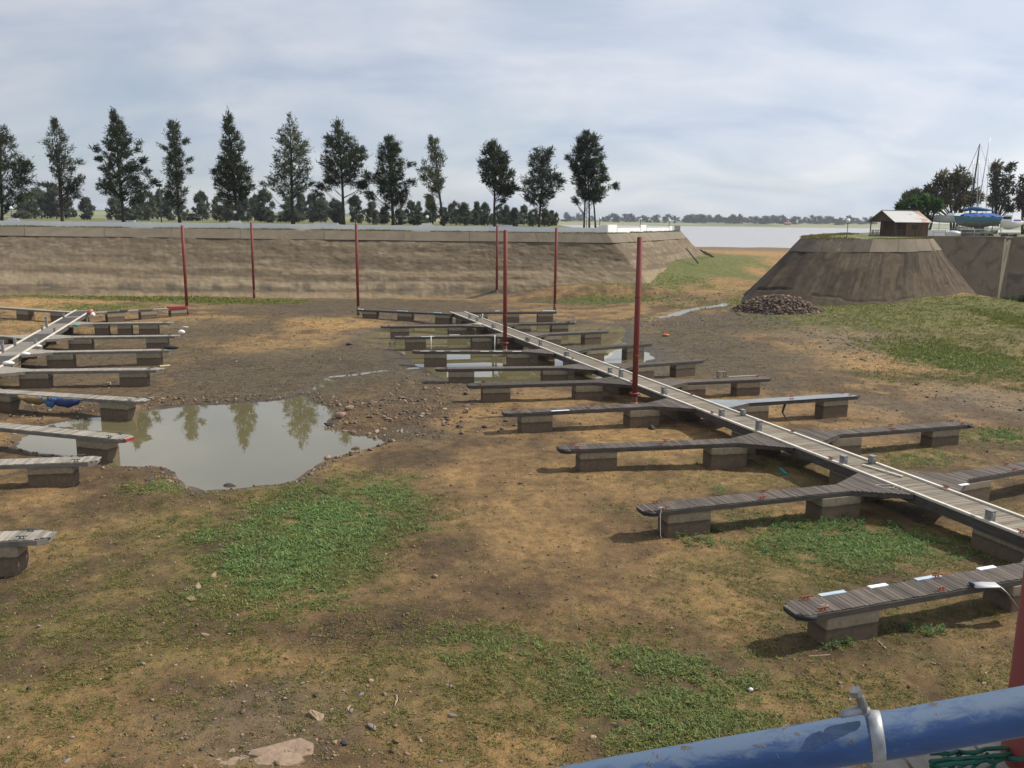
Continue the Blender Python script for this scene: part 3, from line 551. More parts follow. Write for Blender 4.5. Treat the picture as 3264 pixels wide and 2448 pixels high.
pile_px('F', 1198, 672, 1203, 492, 'red mooring pile at the right end of the central jetty head', .1)
pile_px('F', 405, 682, 393, 487, 'red mooring pile at the red-covered end of the left jetty head')
pile_px('F', 549, 643, 545, 480, 'red mooring pile against the far embankment, left of centre')
pile_px('F', 1073, 643, 1074, 487, 'red mooring pile against the far embankment, right of centre')
# ------------------------------------------------------------------ pontoon jetties
DZ = 1.10
m_pd = simple('weathered_dark_plank', (.058, .046, .037), (.115, .094, .077), 1.3, .85, bump=.5, dist=.006, rand=.38, stretch=(6, 1.0, 6), fine=30, stain=(.17, .155, .135), stain_scale=3.0, stain_at=(.62, .75))
m_pg = simple('silvery_plank', (.175, .155, .128), (.32, .288, .24), 1.3, .85, bump=.5, dist=.006, rand=.28, stretch=(6, 1.0, 6), fine=30)
m_pw = simple('walkway_plank', (.155, .128, .095), (.24, .205, .155), 1.3, .85, bump=.4, dist=.006, rand=.25, stretch=(6, 1.0, 6), fine=30)
m_pwd = simple('dark_walkway_plank', (.045, .04, .037), (.085, .075, .068), 1.3, .85, bump=.4, dist=.006, rand=.2, stretch=(6, 1.0, 6), fine=30)
m_beam = simple('fascia_timber', (.05, .043, .036), (.10, .088, .074), 2, .88, bump=.4, fine=25, stretch=(1, 4, 4)); m_beamg = simple('grey_fascia_timber', (.12, .11, .095), (.22, .20, .17), 2, .88, bump=.4, fine=25, stretch=(1, 4, 4))
m_kerb = simple('white_kerb', (.52, .47, .39), (.64, .59, .50), 1.5, .7, bump=.2, stain=(.33, .29, .23), stain_scale=2.5, rand=.08)
m_pad = simple('white_fender', (.62, .66, .66), (.75, .78, .78), 4, .5, bump=.1, rand=.12); m_padb = simple('pale_blue_fender', (.30, .38, .43), (.42, .5, .54), 4, .5, rand=.1)
m_cleat = simple('red_oxide_cleat', (.19, .045, .03), (.28, .08, .05), 8, .7)
m_box = simple('pedestal_grey', (.17, .165, .155), (.27, .265, .25), 5, .6, 0, .1)
m_steel = simple('dull_steel', (.12, .115, .11), (.22, .21, .2), 6, .55, .5)
# concrete floats: pale cap above an old water line, silty brown below
m_float, Nn, Ln, B = nodes('float_concrete')
tcn = Nn.new('ShaderNodeTexCoord'); sp = Nn.new('ShaderNodeSeparateXYZ'); Ln.new(tcn.outputs['Object'], sp.inputs[0]); oi = Nn.new('ShaderNodeObjectInfo')
na = _noise(Nn, Ln, tcn.outputs['Object'], 2.5, 6, .65); hm = Nn.new('ShaderNodeMath'); hm.operation = 'MULTIPLY_ADD'; hm.inputs[1].default_value = .10; Ln.new(na.outputs['Fac'], hm.inputs[0]); Ln.new(sp.outputs['Z'], hm.inputs[2])
h2 = Nn.new('ShaderNodeMath'); h2.operation = 'MULTIPLY_ADD'; h2.inputs[1].default_value = .14; Ln.new(oi.outputs['Random'], h2.inputs[0]); Ln.new(hm.outputs[0], h2.inputs[2])
rz_ = _ramp(Nn, Ln, h2.outputs[0], [(.50, (.145, .105, .068)), (.58, (.13, .096, .063)), (.70, (.08, .062, .044)), (.715, (.26, .212, .142)), (1.0, (.30, .25, .17))])
nv = _noise(Nn, Ln, tcn.outputs['Object'], 7, 5, .7); rv = _ramp(Nn, Ln, nv.outputs['Fac'], [(.3, (.65, .65, .65)), (.7, (1.25, 1.25, 1.25))])
cc = _mix(Nn, Ln, .8, rz_.outputs[0], rv.outputs[0], 'MULTIPLY')
mpv = Nn.new('ShaderNodeMapping'); mpv.inputs['Scale'].default_value = (3, 3, .5); Ln.new(tcn.outputs['Object'], mpv.inputs[0]); nl = _noise(Nn, Ln, mpv.outputs[0], 1.6, 4, .6); rl = _ramp(Nn, Ln, nl.outputs['Fac'], [(.70, (0, 0, 0)), (.76, (1, 1, 1))]); cc = _mix(Nn, Ln, rl.outputs[0], cc, (.3, .27, .22))
Ln.new(cc, B.inputs['Base Color']); B.inputs['Roughness'].default_value = .93; _bump(Nn, Ln, nv.outputs['Fac'], B, .4, .02)
def float_block(parent, c, size, rz=0.0):
    x, y = size[0] / 2, size[1] / 2; b = .025; zt = size[2]; mb = MB()
    poly = [(-x + b, -y), (x - b, -y), (x, -y + b), (x, y - b), (x - b, y), (-x + b, y), (-x, y - b), (-x, -y + b)]
    mb.prism(poly, -.45, zt); mb.build('float', m_float, parent, loc=(c[0], c[1], 0), rz=rz)
def cleat_mesh(m):
    mb = MB(); mb.box((0, 0, .01), (.2, .07, .02)); mb.box((-.05, 0, .05), (.028, .03, .07)); mb.box((.05, 0, .05), (.028, .03, .07)); mb.box((0, 0, .093), (.34, .032, .028)); return mb.mesh('cleat', m)
CLEAT = cleat_mesh(m_cleat); CLEATD = cleat_mesh(m_steel)
PLANKM = {}
def plank_mesh(wy, m, pitch):
    k = (round(wy, 3), m.name, pitch)
    if k not in PLANKM: PLANKM[k] = MB().box((0, 0, 0), (pitch - .014, wy, .036)).mesh('plank', m)
    return PLANKM[k]
AX = {'c': (Vector((-6.0, 92.8)), Vector((20.55, 17.8))), 'l': (Vector((-45.2, 90.3)), Vector((-23.4, 20.2)))}
HALF = .84
def start_on_axis(ax, tip, root):
    """where the finger line leaves the edge of the walkway"""
    P0, P1 = AX[ax]; d = (P1 - P0).normalized(); n_ = Vector((-d.y, d.x)); t = (Vector(tip) - Vector(root)).normalized()
    r0 = Vector(root); side = 1 if (Vector(tip) - P0).dot(n_) > 0 else -1
    dist = (r0 - P0).dot(n_); k = (side * (HALF + .02) - dist) / t.dot(n_); return r0 + t * k, d
FING = {}
def finger(key, ax, tip, root, label, near=True, plankm=None, beam=None, pads=(), cleats=None, floats=None, flare=1.5, flen=1.9, bumper=False, hw=.43, tz=0.0):
    plankm = plankm or m_pd; beam = beam or m_beam
    st, ad = start_on_axis(ax, tip, root); tipv = Vector(tip); d = (tipv - st); Lf = d.length; d.normalize(); ang = math.atan2(d.y, d.x); nrm = Vector((-d.y, d.x))
    t = thing('finger_jetty', label, 'jetty', (st.x, st.y, 0), ang, 'finger jetties of the dry marina'); FING[key] = t
    t.rotation_euler = (random.uniform(-.018, .018), random.uniform(-.004, .004), ang)
    kx = ad.dot(d) / (ad.dot(nrm) if abs(ad.dot(nrm)) > .2 else .2)          # walkway edge in finger coordinates: x = kx * y
    w_at = lambda x: hw + (flare - hw) * max(0, 1 - x / flen)
    pitch = .15; x = -.25; far = MB(); i = 0; jl = random.uniform
    while x < Lf - .02:
        xc = x + pitch / 2; wd = w_at(xc); y0, y1 = -wd, wd
        if kx > .02: y1 = min(y1, xc / kx)
        elif kx < -.02: y0 = max(y0, xc / kx)
        if xc > Lf - .16: y0, y1 = y0 + .16, y1 - .16
        elif xc > Lf - .31: y0, y1 = y0 + .05, y1 - .05
        if y1 - y0 > .06 and not (xc < 0.0 and abs(kx) < .02):
            zz = DZ - .018 + jl(-.004, .004)
            if near:
                straight = xc > flen and xc < Lf - .31
                if straight: o = link('plank', plank_mesh(2 * hw, plankm, pitch), t, (xc + jl(-.003, .003), jl(-.012, .012), zz)); o.rotation_euler = (jl(-.01, .01), 0, jl(-.006, .006))
                else: MB().box((0, 0, 0), (pitch - .014, y1 - y0, .036)).build('plank', plankm, t, loc=(xc, (y0 + y1) / 2, zz))
            else: far.box((xc, (y0 + y1) / 2 + jl(-.01, .01), zz), (pitch - .02, y1 - y0, .036), rz=jl(-.006, .006))
        x += pitch; i += 1
    if not near: far.build('planks', plankm, t, kind='stuff')
    mb = MB()                                              # frame below the planks
    for sgn in (-1, 1):
        e = [(max(-.2, (kx * sgn * flare)), sgn * (flare - .02)), (flen, sgn * hw), (Lf - .3, sgn * hw), (Lf - .03, sgn * (hw - .17))]
        if e[0][0] > flen - .4: e[0] = (flen - .4, sgn * (hw + .3))
        for a, b in zip(e[:-1], e[1:]): mb.bar((a[0], a[1], DZ - .115), (b[0], b[1], DZ - .115), .05, .155)
    mb.bar((Lf - .03, -(hw - .15), DZ - .115), (Lf - .03, hw - .15, DZ - .115), .05, .15); mb.bar((0.2, 0, DZ - .13), (Lf - .2, 0, DZ - .13), .07, .12)
    mb.build('deck_frame', beam, t)
    for fx, lx, ly in (floats or [(Lf - 1.75, 1.72, .78), (2.35, 1.75, .98)]): float_block(t, (fx, 0), (lx, ly, DZ - .2))
    if cleats is None: cleats = [(Lf - .75, 1), (Lf - .75, -1), (Lf * .55, 1), (Lf * .5, -1)] if key in ('L6', 'L7', 'L8', 'L9', 'R7', 'R8', 'R6') else [(Lf - .75, 1), (Lf - .75, -1)] if ax == 'l' else [(Lf - .7, 1)]
    for cx, sg in cleats: link('cleat', CLEATD if ax == 'l' else CLEAT, t, (cx, sg * (hw - .09), DZ))
    if bumper:
        MB().tube([(Lf - .45, -hw - .02, DZ - .09), (Lf - .22, -hw + .03, DZ - .09), (Lf - .02, -hw + .2, DZ - .09), (Lf + .02, 0, DZ - .09), (Lf - .02, hw - .2, DZ - .09), (Lf - .22, hw - .03, DZ - .09), (Lf - .45, hw + .02, DZ - .09)], .075, 8).build('bumper', m_black, t, True)
    for k, px, py, l, mt in pads:
        g = G(k, px, py, DZ); rel = Vector((g.x - st.x, g.y - st.y)); lx = rel.dot(d); sg = 1 if rel.dot(nrm) > 0 else -1
        MB().box((0, 0, 0), (l, .15, .028)).build('fender_pad', mt, t, loc=(lx, sg * (w_at(lx) - .02), DZ + .016))
    return t
def gp(k, x, y): return tuple(G(k, x, y, DZ).xy)
wl = [('L1', 'B', 430, 280, 'B', 1030, 272), ('L2', 'B', 520, 350, 'B', 1200, 338), ('L3', 'B', 632, 440, 'B', 1400, 440), ('L4', 'B', 780, 548, 'B', 1650, 540), ('L5', 'B', 985, 655, 'B', 1900, 630), ('L6', 'B', 1215, 830, 'B', 2212, 780), ('L7', 'B', 1570, 1055, 'C', 550, 860), ('L8', 'D', 75, 30, 'C', 1330, 1125), ('L9', 'D', 910, 590, 'D', 2212, 375)]
lab = {'L1': 'dark finger jetty with a bare tip, farthest on the left side of the central walkway', 'L2': 'second-farthest left finger of the central walkway, over the shallow pool', 'L3': 'dark finger jetty with a stool and two white posts on it', 'L4': 'dark finger jetty at the near edge of the central pool, reflected in it',
       'L5': 'dark finger jetty on bare brown soil just in front of the central pool', 'L6': 'dark finger jetty with one white fender and a splintered tip, on stony soil', 'L7': 'dark rounded finger jetty in front of the stony-soil one, third nearest on the left', 'L8': 'long dark finger jetty with red cleats and a rope tied at its tip', 'L9': 'nearest dark finger jetty with pale fenders, at the right edge'}
ex = {'L2': dict(pads=[('M', 725, 312, 1.1, m_pad), ('M', 963, 301, .9, m_pad)]), 'L3': dict(pads=[('M', 700, 455, .7, m_pad), ('M', 835, 452, .6, m_pad), ('M', 970, 457, .65, m_padb), ('M', 1230, 449, .65, m_pad), ('M', 1345, 445, .7, m_pad), ('M', 1517, 449, .7, m_pad)]),
      'L6': dict(pads=[('B', 1595, 832, 1.0, m_pad)]), 'L9': dict(pads=[('D', 1125, 498, .85, m_padb), ('D', 1380, 458, .62, m_pad), ('D', 1655, 412, .9, m_padb), ('D', 1990, 364, .65, m_pad)])}
for key, k1, x1, y1, k2, x2, y2 in wl:
    finger(key, 'c', gp(k1, x1, y1), gp(k2, x2, y2), lab[key], near=key in ('L6', 'L7', 'L8', 'L9'), bumper=key in ('L7', 'L8', 'L9'), **ex.get(key, {}))
wr = [('R1', 'B', 1680, 255, 'B', 1110, 268), ('R2', 'B', 1885, 308, 'B', 1330, 335), ('R3', 'B', 2160, 392, 'B', 1540, 435), ('R4', 'C', 265, 372, 'B', 1790, 545), ('R5', 'C', 670, 478, 'C', 0, 510), ('R6', 'C', 1200, 585, 'C', 350, 640), ('R7', 'C', 1875, 750, 'C', 860, 830)]
lab.update({'R1': 'dark finger jetty with tangled wire at its tip, farthest right finger of the central walkway', 'R2': 'second-farthest right finger of the central walkway, over the shallow pool', 'R3': 'dark finger jetty on the right crossing the bright strip of the central pool', 'R4': 'dark finger jetty on cracked grey mud just beyond the nearest tall pile', 'R5': 'dark finger jetty on cracked mud with a small stool and loose white battens',
            'R6': 'finger jetty covered with grey sheeting and with a broken brace below', 'R7': 'dark finger jetty with red cleats among weeds, nearest whole one on the right', 'R8': 'dark finger jetty cut by the right edge of the photo, beside white litter'})
for key, k1, x1, y1, k2, x2, y2 in wr:
    finger(key, 'c', gp(k1, x1, y1), gp(k2, x2, y2), lab[key], near=key in ('R7',), bumper=key == 'R7')
a = Vector(gp('C', 2212, 1012)); b = Vector(gp('C', 1650, 1105)); a = b + (a - b).normalized() * 9.2
finger('R8', 'c', tuple(a), tuple(b), lab['R8'], near=True, bumper=True, pads=[('W', 1578, 762, .5, m_pad)])
# heads of the two jetties
def head(key, ax, tip, root, label, plankm, beam, floats, pads=()):
    return finger(key, ax, tip, root, label, near=False, plankm=plankm, beam=beam, floats=floats, pads=pads, flare=.5, flen=.6, cleats=[], hw=.45)
def head_free(key, tip, root, label, plankm, beam, floats, pads=()):
    st = Vector(root); tipv = Vector(tip); d = tipv - st; Lf = d.length; d.normalize(); nrm = Vector((-d.y, d.x))
    t = thing('jetty_head', label, 'jetty', (st.x, st.y, 0), math.atan2(d.y, d.x), 'head arms of the jetties'); FING[key] = t; mb = MB(); x = 0
    while x < Lf: mb.box((x + .075, 0, DZ - .018), (.132, .9, .036), rz=random.uniform(-.006, .006)); x += .15
    mb.build('planks', plankm, t, kind='stuff'); mb = MB()
    for sg in (-1, 1): mb.bar((0, sg * .44, DZ - .115), (Lf, sg * .44, DZ - .115), .05, .155)
    mb.bar((Lf - .025, -.41, DZ - .115), (Lf - .025, .41, DZ - .115), .05, .15); mb.build('deck_frame', beam, t)
    for f in floats: float_block(t, (Lf * f, 0), (1.7, .9, DZ - .2))
    for k, px, py, l, mt in pads:
        g = G(k, px, py, DZ); rel = Vector((g.x - st.x, g.y - st.y)); sg = 1 if rel.dot(nrm) > 0 else -1
        MB().box((0, 0, 0), (l, .2, .09)).build('fender_pad', mt, t, loc=(rel.dot(d), sg * .43, DZ + .05))
    return t
head_free('TL', gp('B', 297, 172), gp('B', 895, 200), 'left arm of the central jetty head, with three pale fenders', m_pd, m_beam, [.1, .5, .88], [('M', 485, 96, 1.2, m_padb), ('M', 775, 116, .9, m_padb), ('M', 150, 72, .6, m_pad)])
head_free('TR', gp('B', 1550, 188), gp('B', 975, 190), 'right arm of the central jetty head, reaching a red pile', m_pd, m_beam, [.15, .5, .88], [('M', 1800, 91, 1.4, m_pad), ('M', 1340, 89, .5, m_pad)])
head_free('ATR', gp('A', 1180, 160), gp('A', 600, 192), 'right arm of the left jetty head, silvery planks ending in a red cover', m_pg, m_beamg, [.22, .58, .92], [('K', 1280, 188, 1.4, m_beamg), ('K', 1610, 165, 1.4, m_beamg), ('K', 1370, 180, .8, m_beam)])
head_free('ATL', gp('A', -30, 156), gp('A', 488, 190), 'left arm of the left jetty head, cut by the left edge', m_pg, m_beamg, [.2, .62], [])
t = FING['ATR']; Lf = (Vector(gp('A', 1180, 160)) - Vector(gp('A', 600, 192))).length
m_redp = simple('red_plastic', (.20, .018, .02), (.28, .03, .03), 3, .5, bump=.1); MB().box((Lf - .8, 0, DZ + .03), (1.75, 1.06, .22)).build('red_cover', m_redp, t)
# left jetty fingers
la = [('A1', 'A', 1112, 255, 'A', 510, 262, 'silvery finger jetty on three floats, nearest the left jetty head', dict(floats=[(6.7, 1.7, .8), (4.6, 1.2, .8), (2.6, 1.2, .8)])), ('A2', 'A', 1150, 338, 'A', 480, 348, 'silvery finger jetty with a white buoy at its tip', {}), ('A3', 'A', 1115, 430, 'A', 240, 445, 'silvery finger jetty with a dark rolled mat at its tip', {}),
      ('A4', 'A', 1040, 552, 'A', 0, 565, 'silvery finger jetty with a clean straight end, above the log', {}), ('A5', 'A', 935, 752, 'A', 0, 695, 'silvery finger jetty with blue and yellow tarpaulins slung below it', {}), ('A6', 'A', 825, 995, 'A', 0, 915, 'silvery finger jetty with a red tip, standing in the near pond', {}), ('A7', 'A', 630, 1130, 'A', 0, 1152, 'silvery finger jetty at the near shore of the pond', {}), ('A8', 'E', 322, 200, 'E', 0, 212, 'silvery finger jetty tip at the left edge, nearest of all', {})]
for key, k1, x1, y1, k2, x2, y2, lb_, kw in la:
    tip = Vector(gp(k1, x1, y1)); root = Vector(gp(k2, x2, y2))
    finger(key, 'l', tuple(tip), tuple(root), lb_, near=key in ('A5', 'A6', 'A7', 'A8'), plankm=m_pg, beam=m_beamg, **kw)
for key, k1, x1, y1, k2, x2, y2, lb_ in (('B1', 'A', 0, 342, 'A', 230, 345, 'silvery finger jetty on the left side of the left walkway, farther of the two'), ('B2', 'A', 0, 410, 'A', 80, 411, 'silvery finger jetty on the left side of the left walkway, nearer of the two')):
    tip = Vector(gp(k1, x1, y1)); root = Vector(gp(k2, x2, y2)); tip = root + (tip - root).normalized() * 8
    finger(key, 'l', tuple(tip), tuple(root), lb_, near=False, plankm=m_pg, beam=m_beamg)
MB().box((0, 0, 0), (.05, .62, .13)).build('red_tip', m_redp, FING['A6'], loc=((Vector(gp('A', 825, 995)) - FING['A6'].location.xy).length + .06, 0, DZ - .1))
# walkways
def walkway(ax, label, plankm, dark=None):
    P0, P1 = AX[ax]; d = P1 - P0; Lw = d.length; d.normalize(); nrm = Vector((-d.y, d.x))
    t = thing('walkway', label, 'walkway', (P0.x, P0.y, 0), math.atan2(d.y, d.x)); pitch = .15; n = int(Lw / pitch); far = MB(); fard = MB(); hwk = HALF - .13
    for i in range(n):
        xc = (i + .5) * pitch; dk = dark and (int(xc / 6.1) % 2 == 1 or xc < 6) and (xc % 6.1) > 1.0; pm = dark if dk else plankm
        zz = DZ + random.uniform(-.004, .004) - .016
        if i >= n - 290 and P0.y + d.y * xc < 62: o = link('plank', plank_mesh(2 * hwk - .01, pm, pitch), t, (xc, random.uniform(-.004, .004), zz)); o.rotation_euler = (random.uniform(-.004, .004), 0, random.uniform(-.004, .004))
        else: (fard if dk else far).box((xc, 0, zz), (pitch - .016, 2 * hwk - .01, .036))
    far.build('planks', plankm, t, kind='stuff')
    if fard.v: fard.build('planks', dark, t, kind='stuff')
    x = 0.0
    while x < Lw - .5:
        x1 = min(x + random.uniform(5.6, 6.4), Lw)
        for sg in (-1, 1): MB().box(((x + x1) / 2, sg * (HALF - .065), DZ + .03), (x1 - x - .02, .13, .085)).build('kerb', m_kerb, t)
        x = x1
    for sg in (-1, 1): MB().box((Lw / 2, sg * (HALF - .06), DZ - .20), (Lw, .07, .36)).build('side_beam', m_beam, t)
    x = 3.0
    while x < Lw: float_block(t, (x, 0), (2.1, 1.5, DZ - .38)); x += 7.35
    return t, P0, d, nrm
WC = walkway('c', 'long plank walkway with white kerbs running through the middle of the dry marina', m_pw)
WL = walkway('l', 'plank walkway with dark mats and pale kerbs at the left edge', m_pg, m_pwd)
def post(W, k, px, py, h, wd=.3):
    t, P0, d, nrm = W; g = G(k, px, py, DZ + .07); rel = g.xy - P0; s_ = rel.dot(d); sg = 1 if rel.dot(nrm) > 0 else -1
    wd *= .85; o = MB().box((0, 0, h / 2), (wd, wd * .8, h)).box((0, 0, h + .012), (wd + .03, wd * .8 + .03, .024)).build('service_post', m_box, t, loc=(s_, sg * (HALF - .2), DZ + .03))
    MB().box((wd / 2 + .012, 0, h * .72), (.02, .12, .1)).build('socket', m_grey, o)
for k, x, y, h in (('C', 317, 718, .36), ('C', 459, 708, .28), ('C', 530, 806, .5), ('C', 1075, 1003, .34), ('C', 1245, 997, .3), ('C', 2032, 1338, .36), ('C', 86, 577, .25), ('B', 1485, 479, .36), ('B', 1582, 471, .3), ('B', 1745, 587, .36), ('B', 1862, 612, .5), ('B', 2165, 717, .4), ('B', 1340, 411, .5), ('B', 1272, 381, .36), ('B', 1370, 373, .3), ('B', 1190, 291, .3), ('B', 1103, 291, .4), ('B', 1003, 251, .42), ('B', 962, 233, .42), ('B', 1040, 226, .3)): post(WC, k, x, y, h)
for k, x, y, h in (('K', 750, 245, .4), ('K', 540, 378, .4), ('K', 572, 350, .9), ('K', 210, 548, .5), ('K', 20, 625, .8), ('K', 690, 400, .35), ('K', 450, 530, .35)): post(WL, k, x, y, h, .26)
for i in range(11):
    t, P0, d, nrm = WC; link('cleat', CLEAT, t, (24 + i * 4.6, (HALF - .065) * (1 if i % 2 else -1), DZ + .073))
# ------------------------------------------------------------------ hut on the headland
m_hutwood = simple('brown_boards', (.085, .048, .030), (.15, .085, .052), 1.5, .85, bump=.4, fine=20, rand=.25, stretch=(5, 5, .6))
m_tin, Nn, Ln, B = nodes('corrugated_tin')
tcn = Nn.new('ShaderNodeTexCoord'); ns = _noise(Nn, Ln, tcn.outputs['Object'], .9, 6, .7, .6); sp = Nn.new('ShaderNodeSeparateXYZ'); Ln.new(tcn.outputs['Object'], sp.inputs[0])
ma = Nn.new('ShaderNodeMath'); ma.operation = 'MULTIPLY_ADD'; ma.inputs[1].default_value = .07; Ln.new(sp.outputs['X'], ma.inputs[0]); Ln.new(ns.outputs['Fac'], ma.inputs[2])
rs = _ramp(Nn, Ln, ma.outputs[0], [(.86, (.44, .435, .42)), (.93, (.33, .19, .14))]); Ln.new(rs.outputs[0], B.inputs['Base Color']); B.inputs['Roughness'].default_value = .6; B.inputs['Metallic'].default_value = .1
ha = math.atan2(.25, .97); A_ = Vector((59.6, 136.6, PLAT)); hut = thing('hut', 'small brown timber hut with tin gable roof and railed porch on the headland', 'hut', A_, ha)
HL, HW, HE, HAp, PO = 6.1, 6.2, 2.35, 4.0, 2.0       # length, gable width, eave, apex, porch depth
def board_row(parent, a, b, z0, z1, wd=.3):
    d = Vector(b) - Vector(a); n = max(1, int(d.length / wd)); w_ = d.length / n; ang = math.atan2(d.y, d.x)
    me = MB().box((0, 0, (z1 - z0) / 2), (w_ - .02, .06, z1 - z0)).mesh('board', m_hutwood)
    for i in range(n): q = Vector(a) + d * ((i + .5) / n); link('board', me, parent, (q.x, q.y, z0), ang)
wl_ = MB().box(((HL + PO) / 2, HW / 2, HE / 2), (HL - PO - .08, HW - .08, HE)).build('wall', m_hutwood, hut)
board_row(wl_, (PO, 0), (HL, 0), 0, HE); board_row(wl_, (PO, HW), (PO, 0), 0, HE)
dr = MB().box((PO - .05, 2.4, 1.0), (.06, .9, 2.0)).build('door', m_slate, hut); MB().box((PO - .1, 2.1, 1.0), (.05, .06, .1)).build('handle', m_grey, dr)
wi = MB().box((PO + 1.5, -.05, 1.45), (1.2, .05, .8)).build('window', m_hutwood, hut); MB().box((PO + 1.5, -.09, 1.45), (1.05, .03, .65)).build('pane', m_black, wi)
MB().box((HL / 2 - .1, HW / 2, .04), (HL + .1, HW + .1, .12)).build('floor', m_hutwood, hut)
for y in (.1, HW / 2, HW - .1): MB().box((.1, y, HE / 2), (.12, .12, HE)).build('porch_post', m_hutwood, hut)
for (a, b) in (((.1, .1), (PO, .1)), ((.1, .1), (.1, HW - .1)), ((.1, HW - .1), (PO, HW - .1))):
    rl_ = MB().bar((*a, .95), (*b, .95), .08, .08).bar((*a, .2), (*b, .2), .06, .06).build('railing', m_hutwood, hut); d = Vector(b) - Vector(a); n = int(d.length / .4)
    for i in range(1, n): q = Vector(a) + d * (i / n); MB().box((q.x, q.y, .57), (.07, .07, .72)).build('baluster', m_hutwood, rl_)
for x in (-.05, HL - .06): MB().add([(x, 0, HE), (x, HW, HE), (x, HW / 2, HAp - .05), (x + .1, 0, HE), (x + .1, HW, HE), (x + .1, HW / 2, HAp - .05)], [(0, 2, 1), (3, 4, 5), (0, 1, 4, 3), (1, 2, 5, 4), (2, 0, 3, 5)]).build('gable', m_hutwood, hut)
rf = MB()
for sg in (0, 1):
    ov = .35; n = 60; xs = np.linspace(-.4, HL + .4, n); vs = []; sl_ = (HAp - HE) / (HW / 2)
    for x in xs:
        zc_ = .03 * math.cos(x * 2 * math.pi / .22 * .5); ye = -ov if sg == 0 else HW + ov
        vs += [(x, ye, HE - ov * sl_ + zc_ + .06), (x, HW / 2, HAp + zc_ + .06)]
    rf.add(vs, [(2 * i, 2 * i + 2, 2 * i + 3, 2 * i + 1) if sg == 0 else (2 * i + 1, 2 * i + 3, 2 * i + 2, 2 * i) for i in range(n - 1)])
rfo = rf.build('roof', m_tin, hut); md = rfo.modifiers.new('thick', 'SOLIDIFY'); md.thickness = .03
MB().box((HL / 2, HW / 2, HAp + .1), (HL + .82, .3, .05)).build('ridge_cap', m_tin, rfo)
# ------------------------------------------------------------------ boats laid up on the quay
m_hullb = simple('faded_blue_hull', (.06, .16, .24), (.09, .21, .30), .8, .45, bump=.05); m_antif = simple('grey_antifoul', (.15, .16, .165), (.22, .225, .225), 1, .8)
m_gel = simple('white_gelcoat', (.66, .66, .64), (.76, .76, .74), 1, .35, bump=.03); m_gelg = simple('grey_gelcoat', (.40, .41, .41), (.5, .51, .51), 1, .45, bump=.03)
m_tarp = simple('blue_tarpaulin', (.006, .07, .28), (.012, .11, .38), 1.5, .85, bump=.5, dist=.08, fine=2.5); m_sail = simple('teal_sailcover', (.012, .07, .17), (.025, .11, .24), 1.5, .75, bump=.6, dist=.08, fine=3)
m_mastd = simple('dark_mast', (.025, .035, .04), (.045, .055, .06), 3, .4, .4); m_alu = simple('mast_alloy', (.40, .41, .42), (.5, .51, .52), 3, .35, .6); m_wire = simple('rigging_wire', (.10, .105, .11), (.16, .165, .17), 3, .4, .6)
m_crate = simple('grey_crate', (.12, .115, .10), (.19, .18, .16), 1.4, .85); m_violet = simple('violet_stripe', (.10, .06, .30), (.15, .08, .38), 2, .4)
def hull(Lh, beam_, free, draft, bow=.45, transom=.7, n=22):
    """lofted boat hull along x; bow at -x; z=0 at deck edge; returns upper and lower meshes"""
    sec = []
    for i in range(n):
        u = i / (n - 1); x = (u - .5) * Lh; bw = beam_ / 2 * (1 - (1 - min(u / .55, 1)) ** 2.2) * (1 - (1 - transom) * max(0, (u - .55) / .45) ** 2)
        sheer = .22 * free * (2 * u - .9) ** 2; kd = -(free + draft * math.sin(math.pi * min(1, .12 + u * .9)) ** .7); rake = (1 - u) ** 3 * bow
        row = []
        for j in range(9):
            a = j / 8; z = sheer + (kd - sheer) * a; y = bw * (1 - a ** 2.6) ** .55 if a < 1 else 0
            row.append((x + rake * a * 1.6, y, z))
        sec.append(row)
    up_, lo = MB(), MB()
    for mb, (j0, j1) in ((up_, (0, 4)), (lo, (4, 8))):
        vs = []; k = j1 - j0 + 1
        for r_ in sec:
            vs += [r_[j] for j in range(j0, j1 + 1)] + [(r_[j][0], -r_[j][1], r_[j][2]) for j in range(j0, j1 + 1)]
        fs = []
        for i in range(n - 1):
            for j in range(k - 1):
                a = i * 2 * k + j; b = a + 2 * k; fs += [(a, b, b + 1, a + 1), (a + k + 1, b + k + 1, b + k, a + k)]
        fs += [tuple((n - 1) * 2 * k + j for j in list(range(k)) + list(range(2 * k - 1, k - 1, -1)))]; mb.add(vs, fs)
    dk = MB(); vs = []
    for r_ in sec: vs += [(r_[0][0], r_[0][1], r_[0][2] - .005), (r_[0][0], -r_[0][1], r_[0][2] - .005)]
    dk.add(vs, [(2 * i, 2 * i + 1, 2 * i + 3, 2 * i + 2) for i in range(n - 1)]); return up_, lo, dk
def mast(parent, x, z0, h, mat, rake=0.0, r=.07, spread=True):
    m_ = MB().tube([(x, 0, z0), (x + rake * .5, 0, z0 + h * .5), (x + rake, 0, z0 + h)], [r, r, r * .75], 8).build('mast', mat, parent, True)
    if spread:
        for f, l in ((.45, .9), (.72, .6)): MB().bar((x + rake * f, -l, z0 + h * f), (x + rake * f, l, z0 + h * f), .04, .04).build('spreader', mat, m_)
    return m_
bpY = 155.0; pc = V('H', 1590, 1125, bpY)
yl = V('H', 1215, 1120, bpY); yr_ = V('H', 1965, 1120, bpY); BL = (yr_ - yl).length
sb = thing('sailing_boat', 'blue-hulled sailing boat with dark mast and blue covers propped on the quay', 'boat', (pc.x, bpY, PLAT), .12); dk = pc.z - PLAT
u_, l_, d_ = hull(BL, 2.9, .85, 1.0); u_.build('topsides', m_hullb, sb, True, loc=(0, 0, dk)); l_.build('underbody', m_antif, sb, True, loc=(0, 0, dk)); d_.build('deck', m_gel, sb, loc=(0, 0, dk))
MB().box((.1, 0, dk - 1.95 + .2), (1.7, .16, 1.2), taper=1.25).build('keel', m_antif, sb)
